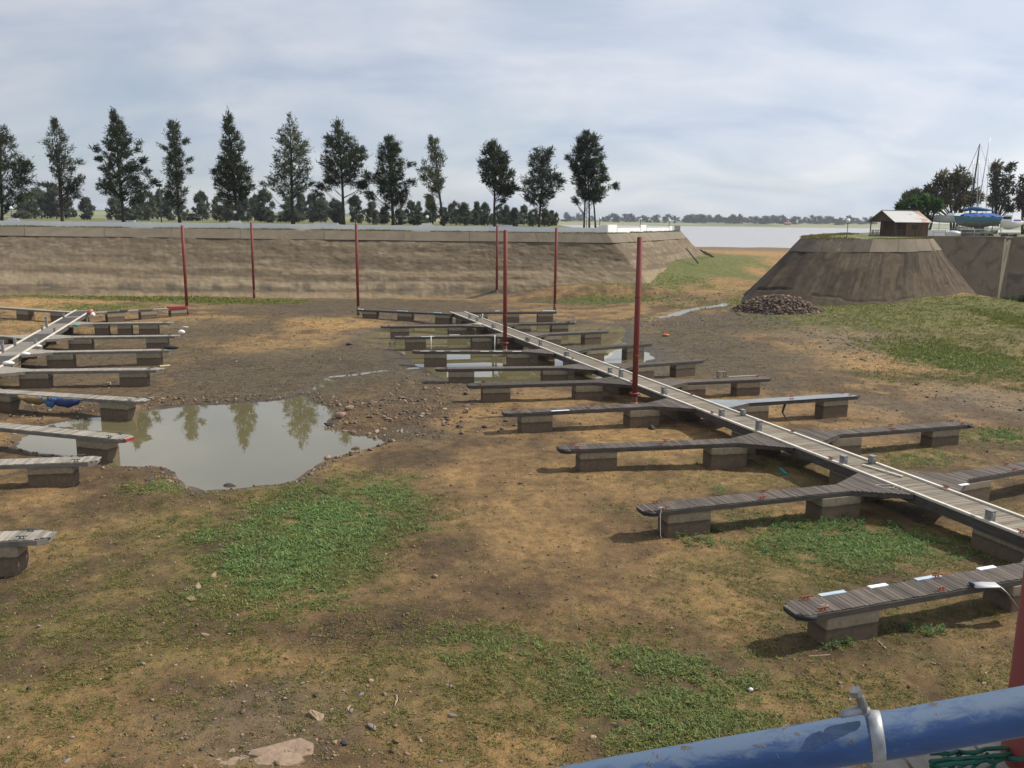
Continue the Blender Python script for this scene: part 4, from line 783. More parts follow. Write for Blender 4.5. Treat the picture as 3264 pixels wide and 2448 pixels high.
mb = MB(); xs = np.linspace(-3.4, 3.6, 30); vs = []
for x in xs:
    for y in np.linspace(-1.2, 1.2, 9): vs.append((x, y * (1 - abs(x) / 12), dk + .62 * (1 - (y / 1.3) ** 2) * (1 - (x / 4.2) ** 4) + .1 * math.sin(x * 5 + y * 3) * math.cos(y * 4 + x) + .03))
mb.add(vs, [(i * 9 + j, (i + 1) * 9 + j, (i + 1) * 9 + j + 1, i * 9 + j + 1) for i in range(29) for j in range(8)]); mb.build('deck_cover', m_tarp, sb, True)
mb_ = V('H', 1452, 1000, bpY); mt_ = V('H', 1582, 160, bpY); mx0 = mb_.x - pc.x
mst = mast(sb, mx0, dk, mt_.z - pc.z, m_mastd, (mt_.x - mb_.x), .13)
MB().tube([(mx0 + (mt_.x - mb_.x), 0, mt_.z - PLAT), (-BL / 2 - .7, 0, dk + .9)], [.03, .075], 6).build('furled_forestay', m_mastd, sb)
MB().tube([(mx0 + (mt_.x - mb_.x), 0, mt_.z - PLAT), (BL / 2 - .3, 0, dk + .2)], .018, 5).build('backstay', m_wire, sb)
for sg in (-1, 1): MB().tube([(mx0 + (mt_.x - mb_.x) * .9, 0, dk + (mt_.z - pc.z) * .9), (mx0 + .3, sg * 1.3, dk)], .018, 5).build('shroud', m_wire, sb)
MB().tube([(mx0 - 1.3, 0, dk + 1.0), (mx0 + .3, .05, dk + 1.45), (mx0 + 1.5, 0, dk + 1.35), (mx0 + 2.6, .05, dk + 1.25), (mx0 + 4.3, 0, dk + 1.15)], [.16, .36, .42, .30, .1], 10).build('sail_cover', m_sail, sb, True)
for x in (-3, -.6, 1.8, 3.4):
    for sg in (-1, 1): MB().bar((x, sg * 1.5, 0), (x, sg * .9, dk - .9), .08, .08).build('prop', m_steel, sb)
MB().box((-.2, 0, .1), (6.5, .3, .2)).build('cradle', m_steel, sb)
# motor boat with white cabin at the right
pc = V('H', 1990, 1190, 150); mbt = thing('motor_boat', 'white motor boat with a violet-striped cabin, bow towards the basin', 'boat', (pc.x, 150, PLAT), .6); dk = pc.z - PLAT
u_, l_, d_ = hull(6.2, 2.5, .7, .6); u_.build('topsides', m_gel, mbt, True, loc=(0, 0, dk)); l_.build('underbody', m_gel, mbt, True, loc=(0, 0, dk)); d_.build('deck', m_gel, mbt, loc=(0, 0, dk))
MB().box((.4, 0, dk + .55), (3.4, 1.9, 1.1), taper=.72).build('cabin', m_gel, mbt); MB().box((-1.15, 0, dk + .62), (.06, 1.3, .5), rot=Matrix.Rotation(-.3, 3, 'Y')).build('windscreen', m_black, mbt); MB().box((.5, -.93, dk + .25), (2.4, .05, .28)).build('stripe', m_violet, mbt)
MB().box((.3, 0, .45), (4.2, 1.5, .28)).box((-1.2, 0, .2), (.25, 1.3, .5)).box((1.4, 0, .2), (.25, 1.3, .5)).build('trailer', m_steel, mbt)
for sg in (-1, 1): MB().lathe([(.1, -.1), (.3, -.1), (.3, .1), (.1, .1)], n=14).build('wheel', m_black, mbt, loc=(.6, sg * .95, .3)).rotation_euler = (R(90), 0, 0)
# pale catamaran behind, bows to the left
pc = V('H', 1240, 1110, 168); cat = thing('catamaran', 'pale grey catamaran with alloy mast behind the blue boat, bows pointing left', 'boat', (pc.x, 168, PLAT), .08); dk = pc.z - PLAT
for y in (-1.6, 1.6): u_, l_, d_ = hull(10.5, 1.2, .8, .55); u_.build('hull', m_gelg, cat, True, loc=(.8, y, dk)); l_.build('underbody', m_gelg, cat, True, loc=(.8, y, dk)); d_.build('deck', m_gel, cat, loc=(.8, y, dk))
MB().box((1.6, 0, dk + .25), (4.6, 2.6, .55), taper=.8).build('bridge_deck', m_gel, cat)
q = V('H', 1642, 400, 168); mast(cat, q.x - pc.x, dk, V('H', 1660, 80, 168).z - pc.z, m_alu, .9, .085); MB().tube([(-5.2, 0, dk + .5), (-8.1, 0, dk + .75)], .05, 6).build('bowsprit', m_alu, cat)
for x in (-2.5, 3): MB().box((x, 0, .4), (.3, 4, .9)).build('trestle', m_crate, cat)
for (x0, yt, Yv, nm) in ((1500, 365, 172, 'white sailing dinghy with a thin mast, farthest left of the laid-up boats'), (1570, 375, 176, 'white keelboat with a thin mast, mostly hidden behind the blue boat'), (1690, 345, 174, 'white sloop with a stayed mast, right of the tallest mast')):
    pc = V('H', x0 - 20, 1160, Yv); t = thing('keelboat', nm, 'boat', (pc.x, Yv, PLAT), random.uniform(.0, .4)); dk = 1.5
    u_, l_, d_ = hull(6.5, 2.1, .7, .6); u_.build('topsides', m_gel, t, True, loc=(0, 0, dk)); l_.build('underbody', m_gelg, t, True, loc=(0, 0, dk)); d_.build('deck', m_gel, t, loc=(0, 0, dk)); MB().box((.3, 0, dk + .2), (2.4, 1.3, .5), taper=.8).build('cabin', m_gel, t)
    tp = V('H', x0, yt, Yv); mast(t, 0, dk, tp.z - PLAT - dk, m_alu, tp.x - pc.x, .07); MB().tube([(tp.x - pc.x, 0, tp.z - PLAT), (3, 0, dk)], .015, 5).build('backstay', m_wire, t)
    for x in (-1.5, 1.5): MB().box((x, 0, .35), (.25, 1.4, .9)).build('trestle', m_crate, t)
# low items along the quay edge
pc = V('H', 1470, 1325, 138); t = thing('crate', 'large grey timber crate on the quay under the blue boat', 'crate', (pc.x, 138, PLAT), .1); MB().box((0, 0, .62), (2.3, 1.4, 1.16)).build('box', m_crate, t)
for z in (.15, .62, 1.1): MB().box((0, -.73, z), (2.36, .05, .12)).build('batten', m_steel, t)
a = V('H', 818, 1330, 146); b = V('H', 1130, 1325, 146); t = thing('white_wall', 'low white wall between the hut and the boats', 'wall', ((a.x + b.x) / 2, 146, PLAT), .03); MB().box((0, 0, .45), (b.x - a.x, .3, 1.0)).build('wall_section', m_white, t); MB().box((0, 0, .98), (b.x - a.x + .1, .4, .07)).build('coping', m_white, t)
a = V('H', 1120, 1330, 148); b = V('H', 1370, 1330, 148); t = thing('dinghy', 'upturned grey dinghy beside the low white wall', 'boat', ((a.x + b.x) / 2, 148, PLAT + .02), .05); u_, l_, d_ = hull(b.x - a.x, 1.6, .45, .35)
for nm, mb in (('hull', u_), ('bottom', l_)):
    o = mb.build(nm, m_gelg, t, True); o.rotation_euler = (math.pi, 0, 0); o.location = (0, 0, .15)
# galvanised railing on the quay edge
qa, qb = Vector((59.6, 123.9)), Vector((71.0, 127.1)); t = thing('quay_railing', 'thin galvanised two-rail railing along the top of the quay wall', 'railing', (qa.x, qa.y, 9.4), math.atan2(qb.y - qa.y, qb.x - qa.x)); l = (qb - qa).length
for i in range(6): MB().tube([(l * i / 5, .1, -.05), (l * i / 5, .1, 1.05)], .035, 8).build('post', m_grey, t, True)
for z in (.5, 1.02): MB().tube([(0, .1, z), (l, .1, z)], .025, 8).build('rail', m_grey, t, True)
# ------------------------------------------------------------------ trees
m_bark = simple('dark_bark', (.035, .028, .023), (.07, .055, .045), 3, .95, bump=.6, fine=12, stretch=(1, 1, .3)); m_barkp = simple('pale_bark', (.12, .105, .09), (.22, .2, .175), 2, .9, bump=.4, fine=10, stretch=(1, 1, .3))
m_leaf = tinted('needle_foliage', .85, 0, .38)
def leaf_cloud(centres, radii, per, size, base, var, upb=.35, aspect=.28, squash=.85, lr=None, axis=None, stretch=0.0):
    """many small pointed faces around clump centres; lighter and darker clumps from their own leaf colour"""
    lr = lr or rng; n = len(centres) * per; ci = np.repeat(np.arange(len(centres)), per); d = lr.normal(size=(n, 3)); d /= np.linalg.norm(d, axis=1)[:, None]
    r = lr.random(n) ** .5; off = d * r[:, None] * radii[ci][:, None]; off[:, 2] *= squash; p = centres[ci] + off
    if axis is not None: p = p + axis[ci] * (lr.normal(size=n) * stretch * radii[ci])[:, None]
    dr = d * .7 + lr.normal(size=(n, 3)) * .55 + (axis[ci] * .7 if axis is not None else 0); dr[:, 2] += upb; dr /= np.linalg.norm(dr, axis=1)[:, None]
    sd_ = np.cross(dr, lr.normal(size=(n, 3))); sd_ /= np.linalg.norm(sd_, axis=1)[:, None] + 1e-9
    ln = size * (.6 + .8 * lr.random(n)); w_ = ln * aspect
    v = np.stack([p - sd_ * w_[:, None] * .5, p + sd_ * w_[:, None] * .5, p + dr * ln[:, None]], 1).reshape(-1, 3)
    tone = (1 + var * (lr.random(len(centres)) * 2 - 1))[ci] * (.8 + .4 * lr.random(n)); hue = (lr.random(len(centres)) - .5)[ci] * .25
    c = np.array(base)[None, :] * tone[:, None]; c[:, 0] *= 1 + hue; c[:, 2] *= 1 - hue * .5
    return v, np.arange(n * 3).reshape(-1, 3), np.repeat(c, 3, 0)
TREEX = []
def row_tree(k, trunks, top, rows, lobes, label, base_col, Yv, clumps=120, per=46, crad=.42, name='conifer'):
    """crown follows the outline read from the photo (rows: y, left, right), turned round the trunk for its depth"""
    bx = V(k, trunks[0][0], trunks[0][1], Yv).x; t = thing(name, label, 'tree', (bx, Yv, PLAT), 0, 'tall dark trees in a row on the left bank')
    W = lambda x, y: V(k, x, y, Yv)
    T = W(*top); ys = np.array([r_[0] for r_ in rows], float); xl = np.array([r_[1] for r_ in rows], float); xr_ = np.array([r_[2] for r_ in rows], float)
    zs = np.array([W(r_[1], r_[0]).z for r_ in rows]); Xl = np.array([W(r_[1], r_[0]).x for r_ in rows]); Xr = np.array([W(r_[2], r_[0]).x for r_ in rows]); o_ = np.argsort(zs)
    tx = lambda z: np.interp(z, [PLAT, T.z], [bx, T.x])
    cen = []; rad = []
    area = np.trapezoid((Xr - Xl)[o_], zs[o_]) if hasattr(np, 'trapezoid') else np.trapz((Xr - Xl)[o_], zs[o_]); n = clumps
    wts = np.interp(np.linspace(zs.min(), zs.max(), 200), zs[o_], (Xr - Xl)[o_]) + .3; wts /= wts.sum(); zz = np.linspace(zs.min(), zs.max(), 200)
    for i in range(int(n * 1.9)):
        z = rng.choice(zz, p=wts) + rng.normal() * .1; a = np.interp(z, zs[o_], Xl[o_]); b = np.interp(z, zs[o_], Xr[o_]); mid = (a + b) / 2; hw_ = max((b - a) / 2, .2); ph = rng.random() * 2 * math.pi; r_ = rng.random() ** .42
        cr = crad * (.55 + .75 * rng.random()) * (.6 + .4 * min(1, hw_ / 1.6)); hh = max(hw_ - cr * .6, .05)
        cen.append((mid + math.cos(ph) * hh * r_ - bx, math.sin(ph) * hh * r_ * .9, z - PLAT)); rad.append(cr)
    for lx, ly, rx, ry in lobes:
        c = W(lx, ly); rw = abs(W(lx + rx, ly).x - c.x); rh = abs(W(lx, ly + ry).z - c.z)
        for i in range(max(5, int(rw * rh * 16))):
            cen.append((c.x - bx + rng.normal() * rw * .4, rng.normal() * rw * .5, c.z - PLAT + rng.normal() * rh * .4)); rad.append(crad * (.5 + .5 * rng.random()))
    cen = np.array(cen); rad = np.array(rad)
    axs = np.stack([cen[:, 0] - np.array([tx(z + PLAT) - bx for z in cen[:, 2]]), cen[:, 1], 1.1 + 0 * cen[:, 0]], 1); axs /= np.linalg.norm(axs, axis=1)[:, None]
    v, f, c = leaf_cloud(cen, rad, int(per * .72), .46, tuple(q * 1.15 for q in base_col), .42, .2, .24, .85, None, axs, .75)
    link('crown', np_mesh('crown', v, f, m_leaf, c), t)
    mb = MB(); H_ = T.z - PLAT; r0 = .017 * H_ / (1 + .35 * (len(trunks) - 1))
    for j, (ux, uy) in enumerate(trunks):
        b0 = W(ux, uy).x - bx; xt = T.x - bx + (j - (len(trunks) - 1) / 2) * .25; P = []
        for q in np.linspace(0, .94, 9): P.append((b0 + (xt - b0) * q + .06 * math.sin(q * 7 + j + bx), .05 * math.cos(q * 5 + bx) + .5 * (j % 2), q * H_ - .1))
        mb.tube(P, [r0 * 1.35] + [r0 * (1 - .82 * q) for q in np.linspace(.12, 1, 8)], 8)
        if j: mb.build('trunk', m_bark, t, True); mb = MB()
        else: main = mb; mb = MB()
    mb = main; order = rng.permutation(len(cen))[:60]
    for i in order:
        c = cen[i]; z0 = max(1.5, c[2] - (abs(c[0]) + .8) * (.5 + .5 * rng.random())); x0 = (tx(z0 + PLAT) - bx); m_ = Vector((x0 * .45 + c[0] * .55, c[1] * .5, z0 * .5 + c[2] * .5 - .15)); mb.tube([(x0, 0, z0), m_, tuple(c)], [.05, .035, .012], 4, cap=False)
    mb.build('trunk', m_bark, t, True)
    TREEX.append((V(k, trunks[0][0], trunks[0][1], Yv).x / Yv, label)); return t
dk_g, md_g, lt_g = (.044, .055, .026), (.066, .076, .042), (.085, .098, .052)
TY = 138.5
row_tree('1', [(5, 805)], (5, 205), [(205, -30, 25), (270, -70, 75), (350, -90, 100), (400, -100, 165), (500, -100, 195), (600, -100, 190), (680, -80, 180), (740, -40, 60)], [(150, 480, 45, 60)], 'wide conifer cut by the left edge of the photo', dk_g, TY, 160)
row_tree('1', [(400, 805), (392, 808)], (345, 172), [(172, 330, 362), (230, 318, 395), (300, 292, 440), (330, 272, 468), (400, 305, 430), (440, 305, 470), (520, 330, 480), (600, 385, 510), (660, 420, 520)], [(510, 435, 28, 22), (505, 540, 35, 25), (300, 585, 70, 16), (480, 590, 40, 40)], 'slender airy conifer, second from the left edge', md_g, TY, 95, 40)
row_tree('1', [(790, 797)], (735, 120), [(120, 705, 768), (200, 702, 790), (250, 692, 832), (310, 665, 840), (350, 668, 850), (420, 672, 870), (500, 690, 900), (560, 650, 930), (600, 640, 950), (650, 670, 930), (690, 840, 920)], [(622, 350, 24, 28), (640, 410, 26, 30), (668, 480, 26, 30), (885, 335, 18, 45), (912, 430, 24, 45), (935, 500, 22, 25), (980, 560, 34, 30), (640, 590, 25, 20)], 'dense dark conifer with spreading side branches, third from the left', dk_g, TY, 170, 54)
row_tree('1', [(1155, 822)], (1105, 182), [(182, 1072, 1128), (230, 1062, 1148), (290, 1072, 1165), (340, 1060, 1165), (380, 1068, 1170), (430, 1050, 1185), (500, 1050, 1180), (540, 1060, 1180), (580, 1055, 1205), (630, 1045, 1212), (680, 1060, 1195), (720, 1125, 1180)], [(1190, 310, 24, 22), (1050, 345, 24, 14), (1215, 425, 24, 18), (1215, 490, 24, 25)], 'narrow gappy conifer beside the floodlight pole', md_g, TY, 105, 46)
row_tree('1', [(1520, 812)], (1460, 132), [(132, 1452, 1472), (190, 1432, 1505), (260, 1427, 1530), (330, 1410, 1560), (400, 1412, 1558), (450, 1392, 1580), (490, 1370, 1605), (540, 1382, 1625), (600, 1372, 1632), (660, 1385, 1600), (692, 1410, 1520)], [(1375, 500, 14, 20)], 'dense dark cone-shaped conifer, tallest spire in the row', dk_g, TY, 175, 56)
row_tree('1', [(1880, 832)], (1855, 138), [(138, 1842, 1868), (190, 1802, 1900), (260, 1782, 1938), (330, 1772, 1975), (400, 1762, 1985), (450, 1760, 1995), (520, 1735, 1985), (570, 1715, 1985), (620, 1750, 1970), (660, 1800, 1940)], [(1705, 580, 30, 14), (1990, 575, 22, 16)], 'tall airy grey-green conifer in the middle of the row', lt_g, TY, 150, 40)
row_tree('2', [(195, 812)], (160, 182), [(182, 115, 178), (240, 108, 210), (290, 70, 255), (340, 80, 315), (390, 65, 345), (440, 45, 340), (500, 45, 305), (540, 65, 285), (580, 90, 250)], [(60, 600, 50, 28), (20, 640, 35, 25), (290, 585, 50, 28), (340, 560, 30, 20), (110, 570, 30, 20)], 'round-crowned dark tree with a long bare trunk and low side boughs', dk_g, TY, 150, 52)
row_tree('2', [(515, 842), (500, 842)], (480, 278), [(278, 455, 498), (320, 425, 552), (380, 418, 570), (430, 402, 578), (470, 398, 590), (520, 390, 590), (570, 385, 600), (620, 400, 600), (680, 442, 600), (740, 445, 588)], [(610, 460, 28, 22), (625, 560, 28, 25), (345, 520, 35, 30), (330, 590, 40, 35), (370, 650, 40, 35)], 'dark tree leafy almost to the ground, right of the round-crowned one', dk_g, TY, 150, 52)
row_tree('2', [(835, 847)], (770, 282), [(282, 742, 802), (340, 710, 808), (400, 705, 845), (440, 675, 848), (500, 670, 825), (550, 675, 855), (590, 690, 855), (630, 745, 810)], [(740, 660, 40, 22), (760, 720, 35, 40)], 'thin leaning light green tree, see-through, in the right part of the row', lt_g, TY, 80, 36)
row_tree('2', [(1160, 827)], (1160, 308), [(308, 1128, 1198), (360, 1072, 1222), (400, 1082, 1243), (440, 1045, 1258), (490, 1058, 1278), (540, 1065, 1295), (580, 1095, 1295), (620, 1135, 1285), (645, 1180, 1285)], [(1215, 690, 12, 14), (1290, 600, 20, 16)], 'round-headed dark tree, third from the right end of the row', dk_g, TY, 140, 54)
row_tree('2', [(1445, 852)], (1472, 358), [(358, 1415, 1525), (400, 1380, 1545), (440, 1370, 1518), (480, 1375, 1560), (540, 1340, 1590), (590, 1330, 1595), (640, 1335, 1585), (690, 1350, 1530), (712, 1395, 1500)], [(1590, 560, 18, 14)], 'rounded airy tree, second from the right end of the row', (.05, .066, .042), TY, 130, 48)
row_tree('2', [(1735, 857), (1770, 857), (1808, 857)], (1755, 252), [(252, 1712, 1768), (290, 1684, 1828), (340, 1672, 1846), (400, 1640, 1858), (450, 1632, 1872), (500, 1655, 1876), (550, 1655, 1890), (600, 1672, 1888), (650, 1692, 1868), (690, 1725, 1850)], [(1935, 590, 28, 28), (1680, 690, 16, 14), (1635, 410, 14, 20)], 'dense dark tree with three trunks at the right end of the row', (.036, .048, .026), 136.8, 170, 60)
# gum trees farther back: a few grown shapes, copied
def gum(name, label, H_, Wd, colr, seed, clumps=34, per=60, dense=1.0, bark=None, size=.75, group=None):
    lr = np.random.default_rng(seed); t = thing(name, label, 'tree', (0, 0, 0), 0, group); cen = []; rad = []
    for i in range(int(clumps * 1.4)):
        u = lr.random(); z = H_ * (.10 + .86 * u); hw_ = Wd / 2 * (.30 + .95 * math.sin(min(1, .12 + u * .86) * math.pi) ** .9) * (1.1 - .45 * u) * (.75 + .5 * lr.random()); ph = lr.random() * 6.283; r_ = lr.random() ** .5
        cen.append((math.cos(ph) * hw_ * r_, math.sin(ph) * hw_ * r_, z)); rad.append(Wd * .135 * (.6 + .8 * lr.random()))
    cen = np.array(cen); v, f, c = leaf_cloud(cen, np.array(rad), per, size, colr, .35, .1, .45, 1.0, lr); link('crown', np_mesh('crown', v, f, m_leaf, c), t)
    mb = MB(); mb.tube([(0, 0, -.3), (.1, 0, H_ * .3), (-.1, .1, H_ * .6), (.1, 0, H_ * .85)], [.022 * H_, .017 * H_, .011 * H_, .004 * H_], 6)
    for i in range(0, len(cen), 2): c = cen[i]; mb.tube([(0, 0, max(.5, c[2] * .5)), (c[0] * .5, c[1] * .5, c[2] * .72), tuple(c)], [.008 * H_, .006 * H_, .002 * H_], 4, cap=False)
    mb.build('trunk', bark or m_barkp, t); return t
GG = 'gum trees on the plain behind the row'
protos = [gum('gum_tree', 'grey-green gum tree in the low distant line behind the row of tall trees', 10, 6.0, c_, s_, n_, 64, size=.95, group=GG) for c_, s_, n_ in (((.12, .135, .095), 1, 30), ((.10, .118, .085), 2, 30), ((.13, .145, .095), 3, 26), ((.095, .11, .07), 4, 34), ((.095, .11, .085), 5, 32))]
bgl = [('1', x, y, w_) for x, y, w_ in ((250, 600, 170), (345, 585, 130), (160, 640, 120), (430, 660, 80), (550, 662, 95), (735, 640, 100), (870, 662, 90), (945, 630, 100), (1020, 615, 80), (1080, 640, 90), (1160, 690, 70), (1290, 630, 105), (1400, 660, 100), (1470, 690, 80), (1560, 650, 90), (1625, 640, 80), (1690, 618, 120), (1850, 660, 110), (1935, 650, 80), (2000, 640, 90), (2060, 660, 90), (2140, 680, 90))] + \
      [('2', x, y, w_) for x, y, w_ in ((40, 670, 100), (150, 690, 100), (265, 655, 100), (375, 690, 85), (450, 725, 80), (545, 735, 80), (620, 690, 90), (672, 690, 60), (745, 660, 80), (830, 725, 80), (880, 710, 80), (910, 688, 70), (965, 700, 95), (1045, 690, 60), (1095, 700, 80), (1190, 708, 60), (1235, 715, 70), (1290, 728, 70), (1350, 718, 80), (1410, 735, 70), (1480, 735, 90), (1525, 745, 50), (1555, 762, 35))]
bgl += [('1', random.uniform(0, 2200), random.uniform(715, 770), random.uniform(50, 130)) for _ in range(12)] + [('2', random.uniform(0, 1560), random.uniform(745, 795), random.uniform(40, 120)) for _ in range(9)]
BGT = []
for i, (k, x, y, w_) in enumerate(bgl):
    Yv = random.uniform(280, 360) if k == '1' else random.uniform(240, 330); p = V(k, x, y, Yv); j = 1 + (i % 4) if k == '2' else i % 5
    o = protos[j] if i < 5 and j == i else copy_tree(protos[j]); H_ = max(2.2, p.z - PLAT); wd = abs(V(k, x + w_ / 2, y, Yv).x - p.x) * 2
    o.location = (p.x, Yv, PLAT - .05); o.rotation_euler = (0, 0, random.random() * 6.28); o.scale = (wd / 6.4, wd / 6.4, H_ / 10)
    BGT.append((p.x / Yv, o))
for o in protos:
    if o.location.length < 1:
        for c in list(o.children): bpy.data.objects.remove(c)
        bpy.data.objects.remove(o)
SHORT = ['wide conifer at the left edge', 'slender airy conifer', 'dense spreading conifer', 'narrow conifer by the floodlight', 'dark cone-shaped conifer', 'airy grey-green conifer', 'round-crowned tree with bare trunk', 'tree leafy to the ground', 'thin leaning tree', 'round-headed dark tree', 'rounded airy tree', 'three-trunked tree']
seen = {}
for q, o in sorted(BGT, key=lambda b: b[0]):
    j = min(range(12), key=lambda i: abs(TREEX[i][0] - q)); key = (j, q > TREEX[j][0]); seen.setdefault(key, []).append((abs(q - TREEX[j][0]), o))
for (j, rgt_), l in seen.items():
    for n_, (_, o) in enumerate(sorted(l, key=lambda b: b[0])): o['label'] = ('nearest', 'second', 'third', 'fourth', 'fifth', 'sixth', 'seventh', 'eighth')[min(n_, 7)] + ' distant gum tree ' + ('right' if rgt_ else 'left') + ' of the ' + SHORT[j]
# right-hand trees behind the boats
def crown_tree(label, k, trunk, lobes, Yv, colr, bark, per=70, crad=1.0, size=.7, name='gum_tree', ground=PLAT, dens=3.0, airy=1.0):
    bx = V(k, trunk[0], trunk[1], Yv).x; t = thing(name, label, 'tree', (bx, Yv, ground)); cen = []; rad = []
    for lx, ly, rx, ry in lobes:
        c = V(k, lx, ly, Yv); rw = abs(V(k, lx + rx, ly, Yv).x - c.x); rh = abs(V(k, lx, ly + ry, Yv).z - c.z)
        for i in range(max(4, int(rw * rh * dens))):
            a = rng.normal(size=3); a /= np.linalg.norm(a); r_ = rng.random() ** .4; cen.append((c.x - bx + a[0] * rw * r_, a[1] * rw * .8 * r_, c.z - ground + a[2] * rh * r_)); rad.append(crad * (.5 + .7 * rng.random()))
    cen = np.array(cen); v, f, c = leaf_cloud(cen, np.array(rad), per, size, colr, .4, .0, .4, .9); link('crown', np_mesh('crown', v, f, m_leaf, c), t); mb = MB(); top_ = cen[:, 2].max()
    for j in range(3): mb.tube([(j * .4 - .4, 0, -.3), (j * .9 - .9, 0, top_ * .3), (j * 1.6 - 1.6 + rng.normal() * .3, rng.normal() * .4, top_ * .75)], [.28, .2, .06], 7)
    for i in rng.permutation(len(cen))[:50]: c = cen[i]; mb.tube([(c[0] * .2, 0, c[2] * .45), (c[0] * .6, c[1] * .5, c[2] * .75), tuple(c)], [.09, .06, .02], 4, cap=False)
    mb.build('trunk', bark, t); return t
crown_tree('big olive-brown gum tree behind the blue sailing boat', 'H', (1250, 1200), [(1030, 640, 110, 100), (1230, 580, 130, 100), (1380, 640, 110, 100), (1150, 800, 220, 150), (1380, 830, 180, 170), (1540, 850, 60, 120), (930, 790, 80, 70), (780, 810, 80, 50), (640, 860, 30, 20), (1180, 960, 180, 60)], 190, (.115, .105, .062), m_bark, dens=1.8, per=80, crad=1.25, size=.85)
crown_tree('bright green willow beside the tin-roofed hut', 'H', (880, 1290), [(800, 930, 130, 90), (950, 920, 130, 100), (640, 960, 100, 70), (530, 1020, 70, 50), (820, 1060, 140, 80), (1000, 1010, 100, 70), (880, 1170, 60, 60), (700, 1060, 120, 60)], 165, (.07, .125, .034), m_bark, dens=3.4, per=80, crad=.8, size=.75, name='willow_tree')
crown_tree('sparse gum tree with bare limbs at the right edge behind the motor boat', 'H', (1800, 1150), [(1810, 450, 60, 50), (1980, 460, 80, 70), (1800, 560, 60, 50), (1760, 680, 90, 70), (1890, 640, 90, 60), (1760, 820, 60, 90), (1990, 700, 90, 90), (2060, 830, 90, 110), (1780, 950, 60, 70), (1920, 880, 50, 60), (1960, 1010, 60, 40)], 200, (.105, .105, .068), m_bark, dens=1.3, per=60, size=.8)
crown_tree('brown-green gum tree cut by the right edge of the photo', 'H', (2200, 1150), [(2160, 640, 60, 80), (2220, 760, 90, 140), (2150, 860, 60, 90), (2180, 980, 60, 50)], 195, (.09, .07, .045), m_bark, dens=2.0, per=60, size=.8)
crown_tree('dark green bush at the foot of the quay wall, right edge', '3', (2160, 1100), [(2140, 1085, 70, 45), (2210, 1080, 60, 50), (2090, 1110, 40, 25), (2200, 1120, 60, 25)], 124, (.05, .085, .025), m_bark, dens=6, per=60, crad=.5, size=.4, name='bush', ground=.2)
# trees of the far shore
FS = 'trees along the far shore'
fprot = [gum('shore_tree', 'small dark tree on the far shore of the lake', 14, 13, c_, s_, 16, 22, size=2.6, group=FS) for c_, s_ in (((.05, .062, .05), 11), ((.06, .07, .055), 12), ((.04, .052, .045), 13))]
fprot.append(gum('shore_tree', 'slim upright tree on the far shore of the lake', 18, 7, (.05, .062, .05), 14, 14, 22, size=2.4, group=FS)); fl_ = []
for x in (100, 130, 190, 250, 300, 420, 560, 610, 690, 735, 830, 900, 940, 1005, 1060, 1090, 1130, 1210, 1240, 1340, 1380, 1465, 1510, 1600, 1640, 1730, 1800, 1850, 1900, 2010, 2060, 2100, 2150, 2190): fl_.append(('N', x))
for x in np.linspace(160, 1320, 62): fl_.append(('3', x + random.uniform(-9, 9)))
for x in np.linspace(2212, 4000, 8): fl_.append(('3', x))
for i, (k, x) in enumerate(fl_):
    Yv = random.uniform(2150, 2700); p = V(k, x, 240 if k == 'N' else 575, Yv); j = 3 if (k == 'N' and x in (1465, 1340)) else i % 3
    o = fprot[j] if (j < 3 and i < 3) else (fprot[3] if (j == 3 and fprot[3].location.length < 1) else copy_tree(fprot[j])); s_ = random.uniform(.8, 1.6); zf = 2.2 + 11 * float(sstep(1450, 3000, np.array([Yv]))[0])
    q_ = p.x / Yv; o['label'] = o['label'].split(' on ')[0] + ' on the far shore, ' + ('behind the three-trunked tree' if q_ < .115 else 'above the outer white wall' if q_ < .185 else 'beyond the open water' if q_ < .30 else 'above the headland, left of the hut'); o.location = (p.x, Yv, max(LAKE - .5, zf - 1)); o.rotation_euler = (0, 0, random.random() * 6.28); o.scale = (s_ * random.uniform(.9, 1.5), s_ * 1.2, s_)
t = thing('farmhouse', 'small reddish farmhouse among the trees on the far shore', 'house', (V('3', 765, 575, 2100).x, 2080, 6.0)); MB().box((0, 0, 2), (14, 8, 4)).build('wall', m_rust, t); MB().add([(-8, -5, 4), (8, -5, 4), (8, 5, 4), (-8, 5, 4), (-7, 0, 6.5), (7, 0, 6.5)], [(0, 1, 5, 4), (2, 3, 4, 5), (3, 0, 4), (1, 2, 5), (3, 2, 1, 0)]).build('roof', m_rust, t)
# ------------------------------------------------------------------ stones
def ico(sub):
    import bmesh
    bm = bmesh.new(); bmesh.ops.create_icosphere(bm, subdivisions=sub, radius=1.0); bm.verts.ensure_lookup_table()
    v = np.array([tuple(p.co) for p in bm.verts]); f = np.array([[q.index for q in p.verts] for p in bm.faces]); bm.free(); return v, f
ICO1, ICO2 = ico(1), ico(2)
def rock_verts(iv, lr, flat=.6, jag=.28):
    v = iv.copy(); d = v / np.linalg.norm(v, axis=1)[:, None]
    for _ in range(13):                                  # chop with random planes for broken faces
        n_ = lr.normal(size=3); n_ /= np.linalg.norm(n_); h = .34 + .36 * lr.random(); s_ = v @ n_; k = s_ > h; v[k] -= np.outer(s_[k] - h, n_)
    v *= (1 + jag * .4 * (lr.random(len(v)) - .5))[:, None]; v *= 1.35; v *= np.array([1, .65 + .35 * lr.random(), flat * (.6 + .7 * lr.random())]); return v
m_stone = tinted('stone', .9, .5)
STONE_C = {'slab': (.235, .168, .118), 'brown': (.17, .115, .072), 'tan': (.29, .21, .14), 'dark': (.075, .063, .055), 'grey': (.22, .19, .165), 'pink': (.25, .165, .115)}
lr_s = np.random.default_rng(77); RPROT = {}
